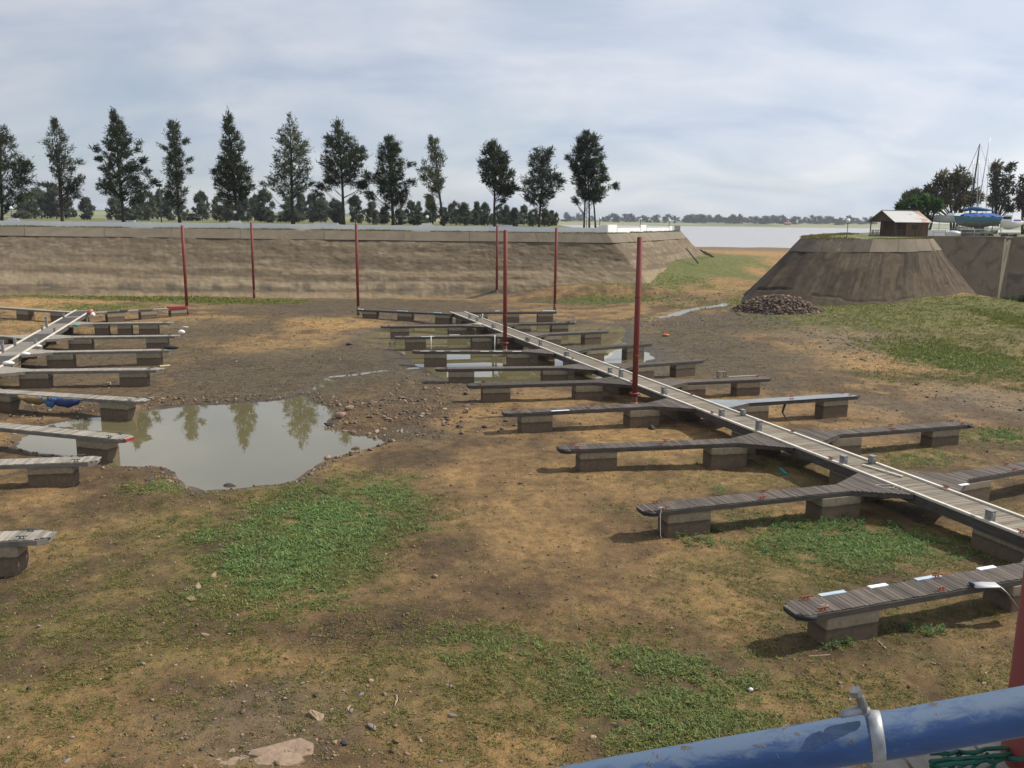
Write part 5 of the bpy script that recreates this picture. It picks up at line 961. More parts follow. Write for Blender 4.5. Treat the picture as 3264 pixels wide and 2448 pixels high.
for cn, cc_ in list(STONE_C.items())[1:]:
    for i in range(5):
        v = rock_verts(ICO2[0] if i < 3 else ICO1[0], lr_s); f = (ICO2 if i < 3 else ICO1)[1]; v = v - np.array([0, 0, v[:, 2].min() * .55])
        col_ = np.tile(np.array(cc_) * (.85 + .3 * lr_s.random()), (len(v), 1)) * (.9 + .2 * lr_s.random((len(v), 1))); RPROT[cn, i] = np_mesh('stone', v, f, m_stone, col_)
S_ZONES = [(860, 900, 110, 40, 1.0, 'shore'), (950, 880, 150, 50, .5, 'shore'), (1000, 830, 130, 36, .35, 'shore'), (640, 1540, 240, 90, .55, 'near'), (560, 1620, 160, 50, .7, 'near'), (780, 1590, 160, 70, .7, 'near'), (420, 1270, 70, 22, .7, 'near'), (470, 1310, 60, 30, .5, 'near'), (330, 1045, 70, 22, .6, 'shore'), (120, 885, 150, 16, .9, 'shore'), (560, 868, 260, 10, 1.0, 'shore'), (1150, 1050, 160, 50, .16, 'soil'), (1900, 755, 160, 36, .5, 'gravel'), (2120, 860, 110, 34, .45, 'gravel'), (1480, 692, 100, 12, .5, 'gravel'), (1130, 1220, 70, 14, .25, 'soil'), (1380, 1235, 60, 10, .25, 'soil'), (250, 1100, 200, 60, .12, 'soil'), (1600, 1620, 400, 60, .2, 'near'), (1880, 1440, 260, 60, .15, 'near'), (1120, 925, 60, 16, .4, 'shore'), (300, 1500, 300, 120, .10, 'near'), (1300, 560, 1, 1, 0, 'soil'), (1480, 640, 160, 8, .4, 'gravel'), (1750, 880, 200, 30, .12, 'soil')]
cand = []; lr_s = np.random.default_rng(5)
def drop(x, y, s_, tone, reg): cand.append((x, y, s_, tone, reg))
for cx, cy, rx, ry, wt, reg in S_ZONES:
    if not wt: continue
    c = GT('F', cx, cy); a = abs(GT('F', cx + rx, cy).x - GT('F', cx - rx, cy).x) / 2; b = abs(GT('F', cx, cy - ry).y - GT('F', cx, cy + ry).y) / 2; n = int(wt * a * b * (70 if reg == 'near' else 22 if reg == 'shore' else 9)); n = min(n, 2200)
    for _ in range(n):
        r_ = math.sqrt(lr_s.random()) * 1.15; ph = lr_s.random() * 6.283; x, y = c.x + a * r_ * math.cos(ph), c.y + b * r_ * math.sin(ph)
        s_ = {'near': .026, 'shore': .05, 'soil': .035, 'gravel': .05}[reg] * (1 + 2.4 * lr_s.random() ** 4) * (1 + c.y / 250); tone = lr_s.choice(['brown', 'tan', 'dark', 'grey', 'pink'], p={'near': [.3, .25, .1, .2, .15], 'shore': [.45, .13, .22, .1, .1], 'soil': [.4, .25, .15, .1, .1], 'gravel': [.25, .15, .2, .35, .05]}[reg]); drop(x, y, s_, tone, reg)
# rims of the left pond
PA = [Vector(p) for p in POND_A]
for i in range(len(PA)):
    a, b = PA[i - 1], PA[i]; l = (b - a).length; mid = (a + b) / 2; nearside = mid.y < 45
    for _ in range(int(l * (16 if not nearside else 13) * (1.0 if mid.x > -24 else .5))):
        q = a.lerp(b, lr_s.random()); off = abs(lr_s.normal()) * (.45 if nearside else .6) - .03; out = (q - Vector((-13, 44))).normalized(); q = q + out * off; drop(q.x, q.y, (.035 + .10 * lr_s.random() ** 3) * (1.25 if q.x > -9 else 1), lr_s.choice(['brown', 'tan', 'dark', 'pink'], p=[.5, .12, .23, .15]), 'rim')
for _ in range(15000):                                    # stray pebbles everywhere
    y = 14 * (110 / 14) ** lr_s.random(); x = (lr_s.random() * 1.4 - .7) * y; drop(x, y, .013 * (1 + 2.5 * lr_s.random() ** 5) * (1 + y / 40), lr_s.choice(['brown', 'tan', 'dark', 'grey', 'pink'], p=[.45, .12, .25, .1, .08]), 'stray')
cx_ = np.array([c[0] for c in cand]); cy_ = np.array([c[1] for c in cand]); cz_ = height(cx_, cy_); inw = (poly_sd(POND_A, cx_, cy_) < .0) | (poly_sd(POND_B, cx_, cy_) < .2); vis = (abs(cx_) < .62 * cy_ + .5) & ~inw
appar = np.array([c[2] for c in cand]) / cy_ * vis; order = np.argsort(-appar); NIND = 250
REG = {'near': 'loose stone on the bare soil in the foreground', 'shore': 'stone in the rubble beside the left pond', 'soil': 'lone stone on the brown soil', 'gravel': 'stone on the gravelly flat at the right', 'rim': 'stone on the waterline of the left pond', 'stray': 'lone stone among sparse weeds'}
TONE = {'brown': 'brown', 'tan': 'pale tan', 'dark': 'dark', 'grey': 'grey', 'pink': 'pinkish'}
sv, sf, scol = [], [], []; nv_ = 0
small = [(rock_verts(ICO1[0], lr_s), ICO1[1]) for _ in range(24)]
def angled(i): return lr_s.random() * 6.283
for rank, i in enumerate(order):
    if not vis[i]: continue
    x, y, s_, tone, reg = cand[i]; z = cz_[i]; rz = angled(i)
    if rank < NIND:
        o = link('stone', RPROT[tone, int(lr_s.integers(5))], None, (x, y, z - s_ * .12), 0); o.rotation_euler = (lr_s.normal() * .15, lr_s.normal() * .15, rz); o.scale = (s_, s_, s_ * lr_s.uniform(.7, 1.1)); tag(o, TONE[tone] + ' ' + REG[reg], 'stone', 'loose stones on the basin floor')
    else:
        v, f = small[int(lr_s.integers(24))]; c, s2 = math.cos(rz), math.sin(rz); w_ = np.stack([(v[:, 0] * c - v[:, 1] * s2) * s_ + x, (v[:, 0] * s2 + v[:, 1] * c) * s_ + y, v[:, 2] * s_ + z + s_ * .15], 1)
        sv.append(w_); sf.append(f + nv_); nv_ += len(v); scol.append(np.tile(np.array(STONE_C[tone]) * (.75 + .5 * lr_s.random()), (len(v), 1)))
o = link('pebbles', np_mesh('pebbles', np.concatenate(sv), np.concatenate(sf), m_stone, np.concatenate(scol)), kind='stuff'); tag(o, 'small pebbles and clods scattered over the basin floor', 'pebbles')
def big_rock(k, x, y, size, tone, label, flat=.5, rz=None, sink=.25, seed=0):
    p = GT(k, x, y); z = float(height(np.array([p.x]), np.array([p.y]))[0]); lr = np.random.default_rng(seed + int(x)); v = rock_verts(ICO2[0], lr, flat, .18) * np.array(size)
    o = link('rock', np_mesh('rock', v, ICO2[1], m_stone, np.tile(np.array(STONE_C[tone]) * .95, (len(v), 1))), None, (p.x, p.y, z + v[:, 2].max() * (1 - 2 * sink)), rz if rz is not None else lr.random() * 6); tag(o, label, 'rock')
def slab_rock(k, x, y, rx, ry, th, tone, label, tilt=0.0, rz=0.0, sides=11, seed=3):
    """a broken plate: uneven outline, chipped upper rim, roughened top"""
    p = GT(k, x, y); z = float(height(np.array([p.x]), np.array([p.y]))[0]); lr = np.random.default_rng(seed); A = np.sort(lr.random(sides) * 6.283); rr_ = .72 + .5 * lr.random(sides); mb = MB(); ring = lambda f, zz, jz: [(rx * r_ * f * math.cos(a), ry * r_ * f * math.sin(a), zz + jz * (lr.random() - .5)) for a, r_ in zip(A, rr_)]
    R0, R1, R2, R3 = ring(1.06, -th, 0), ring(1.0, th * .45, th * .3), ring(.84, th, th * .35), ring(.45, th, th * .5); n = sides; vs = R0 + R1 + R2 + R3 + [(0, 0, th * 1.02)]
    fs = [(b * n + i, b * n + (i + 1) % n, (b + 1) * n + (i + 1) % n, (b + 1) * n + i) for b in range(3) for i in range(n)] + [(3 * n + i, 3 * n + (i + 1) % n, 4 * n) for i in range(n)]
    mb.add(vs, fs); me = mb.mesh('rock', m_stone); a = me.attributes.new('tint', 'FLOAT_COLOR', 'POINT'); c = np.array([(*STONE_C[tone], 1)] * len(vs), dtype=np.float32); c[:, :3] *= (.9 + .35 * lr.random((len(vs), 1))); a.data.foreach_set('color', c.ravel())
    o = link('rock', me, None, (p.x, p.y, z + th * .1), 0); o.rotation_euler = (tilt, 0, rz); tag(o, label, 'rock')
slab_rock('F', 681, 1548, .24, .22, .09, 'tan', 'large pale pointed rock in the foreground rubble', .55, .4, 6, 8)
slab_rock('F', 612, 1632, .60, .42, .03, 'slab', 'broad flat pinkish rock slab at the bottom edge', .04, .2, 13, 4)
slab_rock('F', 500, 1648, .38, .26, .022, 'slab', 'low flat slab left of the broad slab at the bottom edge', .03, .5, 11, 6)
big_rock('F', 745, 1605, (.14, .1, .1), 'dark', 'dark angular rock right of the broad flat slab', .8)
big_rock('F', 805, 1573, (.20, .1, .07), 'grey', 'flat grey rock on the bare soil right of the pointed rock')
big_rock('F', 973, 1480, (.17, .07, .08), 'grey', 'long grey rock at the edge of the weeds, lower centre')
big_rock('F', 976, 1545, (.15, .1, .1), 'grey', 'squat grey rock among weeds, lower centre')
big_rock('F', 428, 1262, (.24, .14, .1), 'tan', 'pale tan rock topping the small outcrop left of the lush weeds')
big_rock('F', 462, 1238, (.26, .12, .07), 'tan', 'flat tan rock at the upper end of the small outcrop')
big_rock('F', 415, 1290, (.28, .16, .06), 'tan', 'flat tan rock at the lower end of the small outcrop')
big_rock('F', 440, 1374, (.12, .07, .09), 'tan', 'small upright pale rock below the small outcrop', .8)
big_rock('F', 530, 1287, (.14, .09, .07), 'dark', 'dark rock right of the small outcrop')
big_rock('F', 1125, 1048, (.2, .12, .12), 'dark', 'dark rock on brown soil in the middle of the picture')
for x, y, s_, tn, lb_ in ((738, 905, .55, 'pink', 'biggest broken rock on the point of the left pond'), (716, 918, .4, 'dark', 'dark wedge rock at the tip of the point in the left pond'), (757, 888, .35, 'tan', 'orange-tan slab above the biggest rock on the pond point'), (768, 918, .25, 'grey', 'round grey rock beside the biggest rock on the pond point'), (735, 878, .28, 'tan', 'tan rock at the back of the pond point'), (708, 988, .32, 'tan', 'tan rock standing in the pond near its right shore'), (765, 968, .3, 'brown', 'brown boulder on the right shore of the left pond'), (820, 963, .28, 'brown', 'round brown boulder where the shore of the left pond turns'), (640, 1150, .0, 'tan', '')):
    if s_: big_rock('F', x, y, (s_, s_ * .6, s_ * .6), tn, lb_, .75, sink=.2)
for x, y, s_, tn, lb_ in ((500, 1047, .3, 'dark', 'dark boulder at the near left shore of the pond'), (322, 1043, .26, 'dark', 'black stone on the silt spit of the left pond'), (938, 1245, .14, 'tan', 'tan rock below the lush weeds, centre'), (1405, 1245, .12, 'tan', 'tan rock on the bare track, centre right'), (868, 860, .35, 'grey', 'whitish rock on the stony flat between the two ponds'), (1408, 925, .3, 'dark', 'dark stone in front of the float with white streaks')):
    big_rock('F', x, y, (s_, s_ * .6, s_ * .6), tn, lb_, .75)
# rubble heap against the headland
hp = GT('3', 715, 1120); heap = thing('rubble_heap', 'heap of dark brown rubble tipped against the foot of the headland', 'heap', (hp.x, hp.y, hp.z - .1)); lr = np.random.default_rng(9)
def heap_z(x, y): return 1.75 * np.clip(1 - (x / 5.0) ** 2 - (y / 3.6) ** 2, 0, 1) ** .9
gx_, gy_ = np.meshgrid(np.linspace(-5.2, 5.2, 40), np.linspace(-3.8, 3.8, 30)); zz_ = heap_z(gx_, gy_) + (fbm(gx_ * 2 + 50, gy_ * 2 + 50, 3, 4) - .5) * .25 - .08; v = np.stack([gx_.ravel(), gy_.ravel(), zz_.ravel()], 1)
link('mound', np_mesh('mound', v, grid_faces(30, 40), m_stone, np.tile(np.array([.075, .055, .045]), (len(v), 1))), heap)
hv, hf, hcol = [], [], []; nn_ = 0
for i in range(1500):
    r_ = math.sqrt(lr.random()) * 1.08; ph = lr.random() * 6.283; x, y = 5.0 * r_ * math.cos(ph), 3.6 * r_ * math.sin(ph); s_ = .10 + .20 * lr.random() ** 2; z = float(heap_z(np.array(x), np.array(y)))
    if i < 260 and y < 1.0: o = link('stone', RPROT[['brown', 'dark', 'brown', 'pink', 'dark'][i % 5], 3 + i % 2], heap, (x, y, z)); o.scale = (s_ * 1.2,) * 3; o.rotation_euler = tuple(lr.random(3) * 6)
    else:
        v, f = small[i % 24]; hv.append(v * s_ + np.array([x, y, z])); hf.append(f + nn_); nn_ += len(v); hcol.append(np.tile(np.array(STONE_C[['brown', 'dark', 'dark', 'brown', 'pink'][i % 5]]) * (.55 + .5 * lr.random()), (len(v), 1)))
link('rubble', np_mesh('rubble', np.concatenate(hv), np.concatenate(hf), m_stone, np.concatenate(hcol)), heap, kind='stuff')
# ------------------------------------------------------------------ weeds and grass (nobody could count them)
m_weed = tinted('weed_leaf', .7, 0, .3); lr_w = np.random.default_rng(21)
def weeds(name, label, P, size, colr, leaves=7, aspect=.22, upright=.5, var=.35):
    n = len(P); k = leaves; N_ = n * k; base = np.repeat(P, k, 0); sz = np.repeat(size, k) * (.6 + .8 * lr_w.random(N_)); ph = lr_w.random(N_) * 6.283; el = np.clip(lr_w.normal(upright, .3, N_), .05, 1.4)
    d = np.stack([np.cos(ph) * np.cos(el), np.sin(ph) * np.cos(el), np.sin(el)], 1); sd_ = np.stack([-np.sin(ph), np.cos(ph), np.zeros(N_)], 1); base = base + np.stack([lr_w.normal(size=N_), lr_w.normal(size=N_), np.zeros(N_)], 1) * (np.repeat(size, k) * .35)[:, None]
    mid = base + d * (sz * .5)[:, None] + np.array([0, 0, 1]) * (sz * .08)[:, None]; tip = base + d * sz[:, None] - np.array([0, 0, 1]) * (sz * .12)[:, None]; w_ = (sz * aspect * .5)[:, None] * sd_
    v = np.stack([base, mid - w_, tip, mid + w_], 1).reshape(-1, 3); f = np.arange(N_ * 4).reshape(-1, 4)
    tone = np.repeat(1 + var * (lr_w.random(n) * 2 - 1), k) * (.75 + .5 * lr_w.random(N_)); yel = np.repeat(lr_w.random(n) ** 3, k) * .8; c = np.repeat(colr, k, 0) * tone[:, None]; c[:, 0] *= 1 + .7 * yel; c[:, 1] *= 1 + .1 * yel
    o = link(name, np_mesh(name, v, f, m_weed, np.repeat(c, 4, 0)), kind='stuff'); tag(o, label, 'weeds'); return o
NW = 680000; y = 13.5 * (135 / 13.5) ** lr_w.random(NW); x = (lr_w.random(NW) * 1.4 - .7) * y
Wg = zone(Z_GREEN, x, y, .8, .5, 80) * (1 - zone(Z_PATH, x, y, .4, .25, 95)); Wm = zone(Z_MUD, x, y, seed=60, warp=.4)
Z_LUSH = [(690, 1140, 200, 105, 1), (830, 1080, 100, 60, .8), (640, 1240, 130, 40, .7), (1840, 1170, 240, 40, .9), (1700, 1140, 140, 30, .5), (1440, 1540, 200, 90, .5), (1990, 985, 90, 20, .8), (2160, 945, 70, 20, .9), (2080, 775, 120, 40, 1), (2195, 690, 50, 22, 1), (340, 1060, 70, 20, .6), (1060, 1390, 150, 40, .4), (1380, 1440, 180, 50, .5), (1340, 1110, 60, 25, .45), (1840, 1330, 200, 14, .35), (1690, 1000, 130, 10, .4), (430, 649, 210, 5, 1)]
Wl = zone(Z_LUSH, x, y, .75, .6, 84)
cl = fbm(x * 1.1, y * 1.1, 4, 200) * .55 + fbm(x * 3.6, y * 3.6, 3, 210) * .45
keep = lr_w.random(NW) < np.clip((Wg * 1.25 + Wl * .65) * sstep(.38 - .06 * Wl, .66 - .10 * Wl, cl) + .03, 0, 1) * (1 - .5 * Wm * (1 - Wl))
sdw = np.minimum(poly_sd(POND_A, x, y), poly_sd(POND_B, x, y)); keep &= sdw > .25
keep &= ~((y > 100) & (Wg < .1)); x, y, Wg, Wl = x[keep], y[keep], Wg[keep], Wl[keep]
P = np.stack([x, y, height(x, y) - .01], 1); farw = sstep(45, 90, y)
size = (.045 + .075 * lr_w.random(len(x)) ** 1.5) * (1 + .7 * Wl) * (1 + 1.1 * farw)
cw = np.array([.15, .155, .048])[None, :] * (1 - Wl[:, None]) + np.array([.14, .235, .075])[None, :] * Wl[:, None]; cw = cw * (1 - farw[:, None]) + np.array([.165, .20, .05])[None, :] * farw[:, None]
near = y < 45
weeds('weeds', 'low leafy weeds spreading over the drying soil', P[near], size[near], cw[near], 7, .17)
weeds('grass', 'short green grass on the far mud and under the embankments', P[~near], size[~near], cw[~near], 5, .25, .9)
print('weeds', near.sum(), (~near).sum())
# taller leafy plants by the floats
tp = []
for k, x0, x1, y0, y1, n in (('C', 600, 1280, 1340, 1410, 90), ('C', 1360, 1480, 1360, 1430, 12), ('C', 1600, 1760, 845, 895, 26), ('C', 230, 520, 990, 1020, 16), ('C', 270, 370, 1380, 1420, 12), ('D', 1100, 1260, 770, 830, 16), ('D', 1560, 1760, 715, 760, 14), ('C', 1950, 2212, 820, 880, 40), ('C', 100, 330, 1440, 1500, 20), ('C', 330, 400, 1140, 1200, 8)):
    for _ in range(n): g = GT(k, random.uniform(x0, x1), random.uniform(y0, y1)); tp.append((g.x, g.y, float(height(np.array([g.x]), np.array([g.y]))[0]) - .01))
tp = np.array(tp)
def tall(P):
    base = []; sz = []
    for p in P:
        h = random.uniform(.15, .34)
        for j in range(4): base.append((p[0] + random.gauss(0, .02), p[1] + random.gauss(0, .02), p[2] + h * j / 4)); sz.append(.13 * (1 - .1 * j))
    return np.array(base), np.array(sz)
tb, ts = tall(tp); weeds('tall_weeds', 'taller leafy weeds growing beside the pontoon floats', tb, ts, np.tile(np.array([.10, .185, .06]), (len(tb), 1)), 6, .26, .45, .25)
# dry straw litter
y = 14 * (40 / 14) ** lr_w.random(5200); x = (lr_w.random(5200) * 1.3 - .65) * y; P = np.stack([x, y, height(x, y) + .012], 1)
weeds('straw', 'bits of dry straw and twig lying on the soil', P, .04 + .06 * lr_w.random(5200), np.tile(np.array([.34, .27, .17]), (5200, 1)), 1, .12, .06, .4)
# rough grass along the crests of both banks
vb, vz = [], []
for c_, n in ((lc, 15000), (hc_, 7000)):
    s_ = np.concatenate([[0], np.cumsum(np.hypot(*np.diff(c_, axis=0).T))]); u = lr_w.random(n) * s_[-1]; px = np.interp(u, s_, c_[:, 0]); py = np.interp(u, s_, c_[:, 1]); e = 1e-2; nx = np.interp(u + .5, s_, c_[:, 0]) - px; ny = np.interp(u + .5, s_, c_[:, 1]) - py; l = np.hypot(nx, ny) + 1e-6
    off = -.1 + np.abs(lr_w.normal(0, 1.5, n)); q = fbm(u * .35, u * 0, 3, 7); k = q > .36
    vb.append(np.stack([px - ny / l * off, py + nx / l * off, np.full(n, PLAT - .05)], 1)[k]); vz.append((.09 + .16 * lr_w.random(n) * q * 2)[k])
vb = np.concatenate(vb); vz = np.concatenate(vz); weeds('verge_grass', 'ragged olive grass along the tops of the banks', vb, vz, np.tile(np.array([.15, .15, .055]), (len(vb), 1)), 4, .25, 1.0, .45)
# ------------------------------------------------------------------ things lying on the jetties and the mud
m_yel = simple('yellow_board', (.45, .36, .17), (.55, .45, .24), 2, .7); m_teal = simple('teal_plastic', (.02, .22, .20), (.03, .3, .27), 3, .4); m_buoy = simple('white_buoy_plastic', (.68, .67, .62), (.76, .75, .7), 3, .4)
m_log = simple('bleached_log', (.36, .29, .2), (.48, .4, .29), 2, .9, fine=15); m_orange = simple('orange_plastic', (.5, .12, .03), (.6, .17, .04), 3, .6); m_rope = simple('pale_rope', (.45, .42, .36), (.6, .56, .48), 20, .9); m_mat = simple('grey_sheet', (.17, .19, .20), (.24, .26, .27), .8, .8, bump=.2); m_navy = simple('navy_cloth', (.02, .035, .10), (.03, .05, .14), 3, .8)
def zat(x, y): return float(height(np.array([x]), np.array([y]))[0])
def on_ground(k, x, y): p = GT(k, x, y); return Vector((p.x, p.y, zat(p.x, p.y)))
def stool(p, rz, label, wd=.55, h=.42):
    t = thing('stool', label, 'stool', p, rz); MB().box((0, 0, h), (wd, wd * .6, .04)).build('top', m_steel, t)
    for sx in (-1, 1):
        for sy in (-1, 1): MB().bar((sx * wd * .45, sy * wd * .25, 0), (sx * wd * .42, sy * wd * .22, h), .035, .035).build('leg', m_steel, t)
g = G('M', 830, 441, DZ); stool((g.x, g.y, DZ), .05, 'small dark metal stool standing on the pier with two white posts')
g = G('C', 378, 485, DZ); stool((g.x, g.y, DZ), .25, 'small blue-grey stool on the right-hand pier beside loose battens')
for (k, x, y, yt), lb_ in zip((('M', 758, 441, 305), ('M', 1318, 436, 298), ('M', 1212, 178, 110)), ('white post on the stool pier, left one', 'white post on the stool pier, right one near the walkway', 'white post at the far end of the central walkway')):
    g = G(k, x, y, DZ); h = V(k, x, yt, g.y).z - DZ; t = thing('mooring_post', lb_, 'post', (g.x, g.y, DZ), 0, 'white mooring posts'); MB().tube([(0, 0, 0), (0, 0, h)], .035, 8).build('shaft', m_buoy, t, True); MB().lathe([(.08, 0), (.08, .03), (.04, .05)], n=8).build('foot', m_grey, t)
g = G('M', 415, 392, 0); t = thing('chair', 'rusty metal chair frame left at the edge of the central pool', 'chair', (g.x, g.y, zat(g.x, g.y)), .3)
MB().box((0, 0, .42), (.5, .46, .03)).build('seat', m_steel, t); MB().bar((.24, -.2, .42), (.26, -.2, .95), .035, .035).bar((.24, .2, .42), (.26, .2, .95), .035, .035).bar((.26, -.2, .94), (.26, .2, .94), .035, .035).build('backrest', m_steel, t)
for sx in (-.22, .22):
    for sy in (-.2, .2): MB().bar((sx, sy, -.05), (sx, sy, .42), .035, .035).build('leg', m_steel, t)
def plank_thing(name, k, x0, y0, x1, y1, wd, th, m, label, cat, z=None):
    a = G(k, x0, y0, z) if z is not None else on_ground(k, x0, y0); b = G(k, x1, y1, z) if z is not None else on_ground(k, x1, y1); o = MB().bar((0, 0, 0), b - a, wd, th).build(name, m, None, loc=(a.x, a.y, a.z + th / 2 + .006)); return tag(o, label, cat)
plank_thing('board', 'C', 1232, 1012, 1475, 1084, .09, .04, m_kerb, 'long pale batten lying along the central walkway', 'board', DZ + .03)
plank_thing('board', 'C', 425, 479, 595, 470, .08, .04, m_kerb, 'loose white batten on the stool pier at the right', 'board', DZ)
plank_thing('board', 'K', 1762, 782, 1872, 775, .55, .03, m_yel, 'yellow board lying on the mud by the left jetty', 'board')
plank_thing('log', 'K', 1145, 1000, 1210, 985, .22, .16, m_log, 'short bleached log on the mud by the left jetty', 'log')
plank_thing('board', 'K', 1258, 780, 1345, 785, .12, .04, m_beam, 'dark broken board on the mud behind the silvery piers', 'board')
plank_thing('fender', 'C', 732, 1038, 768, 1072, .13, .1, m_teal, 'teal plastic fender lying in the shade of the central walkway', 'fender')
plank_thing('stick', 'D', 1395, 790, 1440, 835, .02, .02, m_log, 'dry stick in front of the nearest float', 'stick'); plank_thing('stick', 'D', 1010, 872, 1130, 860, .018, .018, m_log, 'thin dry stick left of the nearest float', 'stick')
plank_thing('stick', 'C', 870, 1020, 1040, 1010, .02, .02, m_log, 'thin twig right of the tall weeds', 'stick') if False else None
def lump(name, k, x, y, size, m, label, cat, z=None, seed=1):
    p = G(k, x, y, z) if z is not None else on_ground(k, x, y); lr = np.random.default_rng(seed); v = ICO2[0] * (1 + .15 * (lr.random((len(ICO2[0]), 1)) - .5)) * np.array(size); mb = MB(); mb.add(v, [tuple(q) for q in ICO2[1]]); o = mb.build(name, m, None, True, loc=(p.x, p.y, p.z + size[2] * .9)); return tag(o, label, cat)
lump('buoy', 'K', 2000, 432, (.30, .2, .2), m_buoy, 'white plastic buoy on the tip of a silvery finger', 'buoy', DZ); lump('buoy', 'K', 1022, 245, (.26, .24, .28), m_buoy, 'white round buoy hanging by the left jetty head', 'buoy', .75); lump('buoy', 'K', 1000, 222, (.36, .3, .3), simple('faded_red_buoy', (.35, .09, .06), (.45, .14, .1), 3, .6), 'faded red buoy lodged under the left jetty head', 'buoy', .95)
lump('rolled_mat', 'K', 1885, 600, (.62, .2, .16), m_black, 'dark rolled mat on the tip of a silvery finger', 'mat', DZ); lump('buoy', 'M', 1160, 222, (.45, .2, .18), m_log, 'dirty fender lying at the edge of the central walkway, far end', 'fender', DZ - .1)
lump('bag', 'C', 42, 232, (.35, .2, .14), m_orange, 'orange plastic bag on the cracked mud', 'bag'); lump('bag', 'C', 1978, 1133, (.2, .12, .07), m_buoy, 'crumpled white plastic near the right edge', 'bag'); lump('cup', 'D', 687, 1060, (.06, .045, .05), m_buoy, 'small white plastic cup in the foreground weeds', 'cup'); lump('buoy', 'K', 280, 668, (.35, .22, .14), m_buoy, 'white fender on the edge of the left walkway, middle one', 'fender', DZ); lump('buoy', 'K', 425, 580, (.25, .18, .12), m_buoy, 'white fender on the edge of the left walkway, farthest one', 'fender', DZ); lump('buoy', 'K', 95, 775, (.4, .25, .16), m_buoy, 'white fender on the edge of the left walkway, nearest one', 'fender', DZ); lump('buoy', 'K', 835, 348, (.3, .18, .12), m_teal, 'teal fender on the edge of the left walkway', 'fender', DZ)
lump('bag', 'B', 228, 400, (.3, .22, .12), m_black, 'black crate-like lump on the mud left of the central pool', 'box'); lump('bag', 'K', 2040, 350, (.35, .12, .06), m_buoy, 'white scrap on the sand near the left jetty pile', 'scrap')
# covers and broken pieces that belong to single piers
t = FING['R6']; tipx = (Vector(gp('C', 1200, 585)) - t.location.xy).length; MB().prism([(-.1, -1.3), (1.9, -.47), (tipx - .35, -.47), (tipx - .35, .47), (1.9, .47), (-.1, 1.3)], DZ + .004, DZ + .022).build('sheeting', m_mat, t)
MB().bar((4.4, -.3, DZ - .2), (4.15, -.45, .45), .1, .1).build('broken_brace', m_black, t); MB().bar((3.1, -.3, DZ - .2), (2.6, -.4, .85), .09, .09).build('broken_brace', m_black, t)
MB().tube([(4.15, -.45, .45), (4.4, -.5, .05), (4.8, -.5, .03)], .04, 6).build('broken_brace', m_black, t)
t = FING['R1']; tx_ = (Vector(gp('B', 1680, 255)) - t.location.xy).length
for j in range(5): a = random.random() * 6; MB().tube([(tx_ - .5 + .5 * math.cos(a + q) * random.uniform(.6, 1), .35 * math.sin(2 * (a + q)), DZ + .25 + .25 * math.sin(a * 2 + q * 1.7)) for q in np.linspace(0, 5, 12)], .014, 4).build('wire_loop', m_wire, t)
t = FING['A5']; L5 = (Vector(gp('A', 935, 752)) - t.location.xy).length; d5 = (Vector(gp('A', 935, 752)) - t.location.xy).normalized()
def along5(x, y): return (G('A', x, y, DZ).xy - t.location.xy).dot(d5)
def sling(xa, xb, depth, m, label, name):
    x0, x1 = along5(xa, 715), along5(xb, 740); vs = []; n = 14; c5 = t.matrix_basis
    for i in range(n + 1):
        u = i / n; sag = depth * (math.sin(math.pi * u) ** .55)
        for j in range(7): vs.append((x0 + (x1 - x0) * u, -.50 - .12 * math.sin(math.pi * j / 6), DZ - .10 - sag * j / 6 + .03 * math.sin(u * 19 + j)))
    mb = MB(); mb.add(vs, [(i * 7 + j, (i + 1) * 7 + j, (i + 1) * 7 + j + 1, i * 7 + j + 1) for i in range(n) for j in range(6)]); e = thing(name, label, 'tarpaulin', tuple(t.location), t.rotation_euler.z); o = mb.build('cloth', m, e, True); mdf = o.modifiers.new('thick', 'SOLIDIFY'); mdf.thickness = .02
    MB().tube([(x0 - .05, -.48, DZ - .08), (x1 + .05, -.48, DZ - .08)], .018, 6).build('tie_rope', m_rope, e)
sling(120, 288, .42, simple('ochre_canvas', (.16, .11, .045), (.24, .17, .07), 3, .85), 'dark and ochre canvas slung below a silvery pier', 'tarpaulin'); sling(358, 520, .48, m_navy, 'navy blue tarpaulin slung below a silvery pier', 'tarpaulin'); sling(313, 332, .55, simple('bright_blue_cloth', (.03, .12, .3), (.05, .17, .38), 3, .8), 'narrow bright blue strap hanging between two tarpaulins', 'strap')
# bent pale sheet over the nearest pier
sh = thing('bent_sheet', 'bent pale sheet of flashing hanging over the edge of the nearest pier', 'sheet', tuple(G('D', 1935, 470, DZ))); o0 = sh.location.copy(); pa = [G('D', 1925, 462, DZ + .03), G('D', 1990, 455, DZ + .07), G('D', 2065, 458, DZ + .06), G('D', 2110, 490, DZ - .05), G('D', 2165, 575, DZ - .55)]; wv_ = Vector((-.02, .26, 0)); vs = []
for i, p in enumerate(pa): q = p - o0; vs += [tuple(q + wv_ * .5), tuple(q - wv_ * .15 + Vector((0, -.12, -.02 - .03 * (i % 2))))]
mb = MB(); mb.add(vs, [(2 * i, 2 * i + 1, 2 * i + 3, 2 * i + 2) for i in range(len(pa) - 1)]); o = mb.build('sheet', m_gelg, sh, True); mdf = o.modifiers.new('thick', 'SOLIDIFY'); mdf.thickness = .012
MB().tube([tuple(pa[0] - o0 + wv_ * .5), tuple(pa[0] - o0 + Vector((-.03, -.1, .05)))], .04, 8).build('roll', m_navy, sh, True)
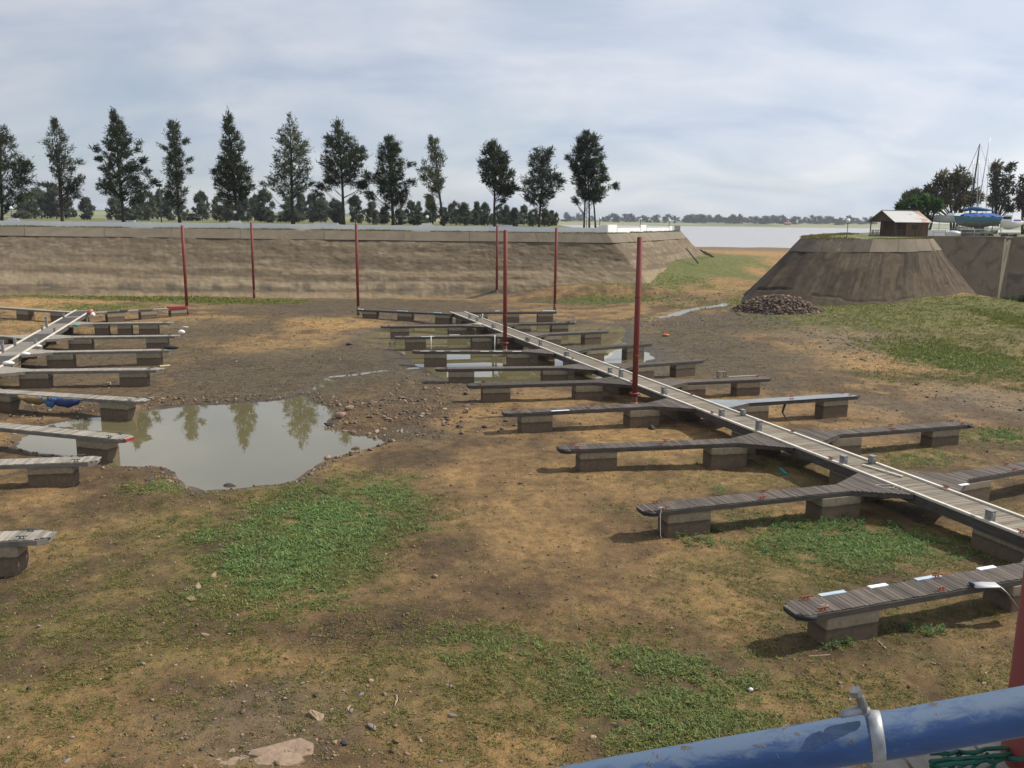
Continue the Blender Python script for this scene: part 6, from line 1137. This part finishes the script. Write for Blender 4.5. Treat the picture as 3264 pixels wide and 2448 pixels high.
# ropes
def rope(name, P, r, label, m=None): o = MB().tube([tuple(p) for p in P], r, 5).build(name, m or m_rope, None, True); return tag(o, label, 'rope')
c = G('W', 830, 790, DZ); P = [(c.x + .35 * math.cos(a) * (1 + .2 * math.sin(3 * a)), c.y + .22 * math.sin(a), DZ + .02) for a in np.linspace(0, 9, 30)] + [tuple(G('W', 950, 808, DZ + .03))]; rope('rope', P, .012, 'pale rope coil on the flared root of the long red-cleated pier')
a = G('W', 985, 820, DZ + .02); b = G('W', 1330, 925, .95); d_ = G('W', 1730, 1045, DZ); rope('rope', [a, a.lerp(b, .4) + Vector((0, -.3, -.25)), b + Vector((0, -.35, -.28)), b.lerp(d_, .5) + Vector((0, -.4, -.2)), d_ + Vector((0, -.25, -.05)), d_], .011, 'slack rope hanging along the side of the central walkway')
p = G('D', 185, 45, DZ); P = [(p.x + random.gauss(0, .07), p.y + random.gauss(0, .06), DZ + .04 + abs(random.gauss(0, .04))) for _ in range(26)] + [(p.x - .05, p.y - .25, DZ - .1), (p.x - .02, p.y - .28, .3), (p.x + .05, p.y - .3, .05)]; rope('rope', P, .011, 'knotted white rope at the tip of the long red-cleated pier')
p = G('D', 1085, 590, DZ); P = [(p.x + random.gauss(0, .04), p.y + random.gauss(0, .03), DZ + .06 + random.gauss(0, .02)) for _ in range(10)] + [(p.x + .1, p.y - .02, DZ + .03), (p.x + .2, p.y + .1, DZ + .02), (p.x + .12, p.y + .22, DZ + .02)]; rope('rope', P, .008, 'short white rope tied to a cleat of the nearest pier')
p = on_ground('F', 855, 1512); rope('root', [(p.x, p.y - .2, p.z + .02), (p.x + .03, p.y, p.z + .05), (p.x, p.y + .18, p.z + .06), (p.x - .12, p.y + .3, p.z + .01)], .014, 'bent dry root on the soil below the weeds, lower centre', m_log)['category'] = 'root'
# pole of dark pipe and shattered slabs on the far right end of the left bank
a = V('N', 1610, 600, 150); b = V('N', 1760, 785, 146); tag(MB().tube([tuple(a), tuple(b)], .12, 8).build('drain_pipe', m_beam, None, True), 'dark drain pipe running down the end slope of the left bank', 'pipe')
for i, (x, y) in enumerate(((1830, 650), (1880, 670), (1930, 695))): p = V('N', x, y, 158 + i * 3); tag(MB().box((0, 0, 0), (1.6, 1.0, .2), rot=Matrix.Rotation(.6, 3, 'Y')).build('broken_slab', m_cope, None, loc=tuple(p)), ('uppermost', 'middle', 'lowest')[i] + ' broken concrete slab at the end of the left bank', 'slab')
# ------------------------------------------------------------------ the railing and boardwalk at the viewer's feet
m_blue, Nn, Ln, B = nodes('chipped_blue_paint')
tcn = Nn.new('ShaderNodeTexCoord'); mpb = Nn.new('ShaderNodeMapping'); mpb.inputs['Scale'].default_value = (.35, 1, 1); mpb.inputs['Rotation'].default_value = (0, .17, 0); Ln.new(tcn.outputs['Object'], mpb.inputs[0])
na = _noise(Nn, Ln, mpb.outputs[0], 30, 6, .65, .4); ra = _ramp(Nn, Ln, na.outputs['Fac'], [(.3, (.007, .033, .12)), (.7, (.016, .066, .19))])
# sun-bleached chalk on the upper side of the old paint, in uneven streaks
geo = Nn.new('ShaderNodeNewGeometry'); sp = Nn.new('ShaderNodeSeparateXYZ'); Ln.new(geo.outputs['Normal'], sp.inputs[0]); nb_ = _noise(Nn, Ln, mpb.outputs[0], 55, 5, .7, 1.0)
mm = Nn.new('ShaderNodeMath'); mm.operation = 'MULTIPLY_ADD'; mm.inputs[1].default_value = .55; Ln.new(sp.outputs['Z'], mm.inputs[0]); Ln.new(nb_.outputs['Fac'], mm.inputs[2]); rb = _ramp(Nn, Ln, mm.outputs[0], [(.78, (0, 0, 0)), (1.08, (.7, .7, .7))])
cb = _mix(Nn, Ln, rb.outputs[0], ra.outputs[0], (.105, .15, .20))
nc_ = _noise(Nn, Ln, tcn.outputs['Object'], 46, 4, .6, .7); rc = _ramp(Nn, Ln, nc_.outputs['Fac'], [(.635, (0, 0, 0)), (.66, (1, 1, 1))]); cb = _mix(Nn, Ln, rc.outputs[0], cb, (.075, .058, .05))
nd_ = _noise(Nn, Ln, tcn.outputs['Object'], 170, 4, .7); rd_ = _ramp(Nn, Ln, nd_.outputs['Fac'], [(.66, (0, 0, 0)), (.70, (.8, .8, .8))]); cb = _mix(Nn, Ln, rd_.outputs[0], cb, (.16, .145, .12))
Ln.new(cb, B.inputs['Base Color']); rg = _ramp(Nn, Ln, rb.outputs[0], [(0, (.45, .45, .45)), (.8, (.7, .7, .7))]); Ln.new(rg.outputs[0], B.inputs['Roughness']); b1 = _bump(Nn, Ln, rc.outputs[0], B, .5, .0008); _bump(Nn, Ln, nd_.outputs['Fac'], B, .2, .0008, b1)
m_zinc = simple('zinc_clamp', (.20, .21, .22), (.36, .37, .385), 60, .5, .5, .3, .001, stain=(.2, .2, .2), stain_scale=40, stain_at=(.6, .66))
RY = .873
line = [V('D', x, y, RY) for x, y in ((-900, 1718), (-300, 1600), (0, 1544), (640, 1433), (1180, 1341), (1560, 1284), (2212, 1166), (2900, 1036))]
rl_ = thing('blue_railing', 'chipped blue pipe handrail crossing the bottom right corner', 'railing', (line[4].x, RY, line[4].z)); o0 = rl_.location.copy(); MB().tube([tuple(p - o0) for p in line], .0256, 32).build('pipe', m_blue, rl_, True)
for q in (line[0], line[-1]): MB().tube([tuple(q - o0), (q.x - o0.x, 0, 9.36 - o0.z)], .026, 14).build('stanchion', m_blue, rl_, True)
cl_ = thing('pipe_clamp', 'grey metal clamp with a bent bolt on the blue handrail', 'clamp', tuple(V('D', 1385, 1310, RY))); o1 = cl_.location.copy(); ax_ = (line[5] - line[4]).normalized(); ax_ = (ax_ + Vector((0, -.28, -.02))).normalized()
u_ = Vector((0, 0, 1)); u_ = (u_ - ax_ * u_.dot(ax_)).normalized(); v_ = ax_.cross(u_); mb = MB(); vs = []; n = 36
for j in range(n):
    a = 2 * math.pi * j / n; rd = u_ * math.cos(a) + v_ * math.sin(a)
    for rr_, xx in ((.0261, -.0075), (.0284, -.0065), (.0284, .0065), (.0261, .0075)): vs.append(tuple(rd * rr_ + ax_ * xx))
mb.add(vs, [(j * 4 + k, j * 4 + (k + 1) % 4, ((j + 1) % n) * 4 + (k + 1) % 4, ((j + 1) % n) * 4 + k) for j in range(n) for k in range(4)]); mb.build('band', m_zinc, cl_, True)
P = lambda x, y: tuple(V('D', x, y, RY - .005) - o1)
MB().tube([P(1185, 1192), P(1240, 1172), P(1300, 1160), P(1345, 1170)], [.003, .005, .0055, .005], 10).build('lug', m_zinc, cl_, True); b_ = MB().tube([P(1308, 1165), P(1312, 1130), P(1298, 1095), P(1284, 1068)], [.006, .005, .0045, .0045], 10).build('bolt', m_steel, cl_, True)
MB().tube([P(1278, 1076), P(1268, 1046)], [.007, .007], 6).build('bolt_head', m_steel, b_); MB().lathe([(.004, 0), (.0045, .003)], n=8).build('rivet', m_zinc, cl_, loc=P(1390, 1280))
bwk = thing('boardwalk', 'grey plank boardwalk just below the blue handrail, bottom right corner', 'boardwalk', (1.5, 1.0, 9.4)); e0 = G('D', 1450, 1430, 9.4); e1 = G('D', 2212, 1210, 9.4); sl_ = (e1.y - e0.y) / (e1.x - e0.x)
for i in range(30):
    x = -.6 + i * .125; ye = e0.y + (x - e0.x) * sl_; MB().box((0, 0, 0), (.113, ye + 1.2, .03)).build('plank', m_pg, bwk, loc=(x - 1.5, (ye - 1.2) / 2 - 1.0, -.016))
for yy in (-.9, .4, 1.5): MB().box((-.25, yy - 1.0 + .0, -.09), (3.6, .08, .12)).build('joist', m_beam, bwk)
for xx, yy in ((-.4, -1.0), (2.8, -1.0), (-.4, 1.4), (2.8, 1.4)): MB().tube([(xx - 1.5, yy - 1, -.1), (xx - 1.5, yy - 1, -9.5)], .09, 10).build('support', m_steel, bwk, True)
g = G('D', 2072, 1420, 9.4); dv_ = Vector((g.x, g.y)).normalized(); pile(g.x + dv_.y * .165 + dv_.x * .05, g.y - dv_.x * .165 + dv_.y * .05, 11.6, 'red pile close to the viewer at the right edge, beside the blue handrail')
gn = thing('green_netting', 'tangle of green netting at the foot of the near red pile', 'netting', tuple(G('D', 2000, 1440, 9.4))); o2 = gn.location.copy(); m_net = simple('green_net', (.012, .075, .05), (.02, .11, .07), 20, .8)
for j in range(5):
    x0 = 1700 + j * 75; pp = [G('D', x0 + 90 * q + random.uniform(-15, 15), 1500 - 95 * q + random.uniform(-12, 12), 9.42 + .03 * random.random()) - o2 for q in np.linspace(0, 1, 7)]; MB().tube([tuple(p) for p in pp], .005, 5).build('strand', m_net, gn, True)
for j in range(3):
    pp = [G('D', 1690 + 560 * q, 1470 - 30 * j - 45 * q + random.uniform(-9, 9), 9.43 + .04 * random.random()) - o2 for q in np.linspace(0, 1, 12)]; MB().tube([tuple(p) for p in pp], .007, 5).build('strand', m_net, gn, True)

# ------------------------------------------------------------------ faint haze over the lake and plain
m_haze = bpy.data.materials.new('haze_air'); m_haze.use_nodes = True; Nn = m_haze.node_tree.nodes; Nn.clear(); out = Nn.new('ShaderNodeOutputMaterial'); pv = Nn.new('ShaderNodeVolumePrincipled')
pv.inputs['Color'].default_value = (.80, .87, .95, 1); pv.inputs['Density'].default_value = .00010; pv.inputs['Anisotropy'].default_value = .2; m_haze.node_tree.links.new(pv.outputs[0], out.inputs['Volume'])
hz = MB().box((0, 3500, 17.5), (15600, 7300, 45)).build('haze', m_haze, kind='stuff'); tag(hz, 'thin haze in the air over the lake and plain', 'haze')
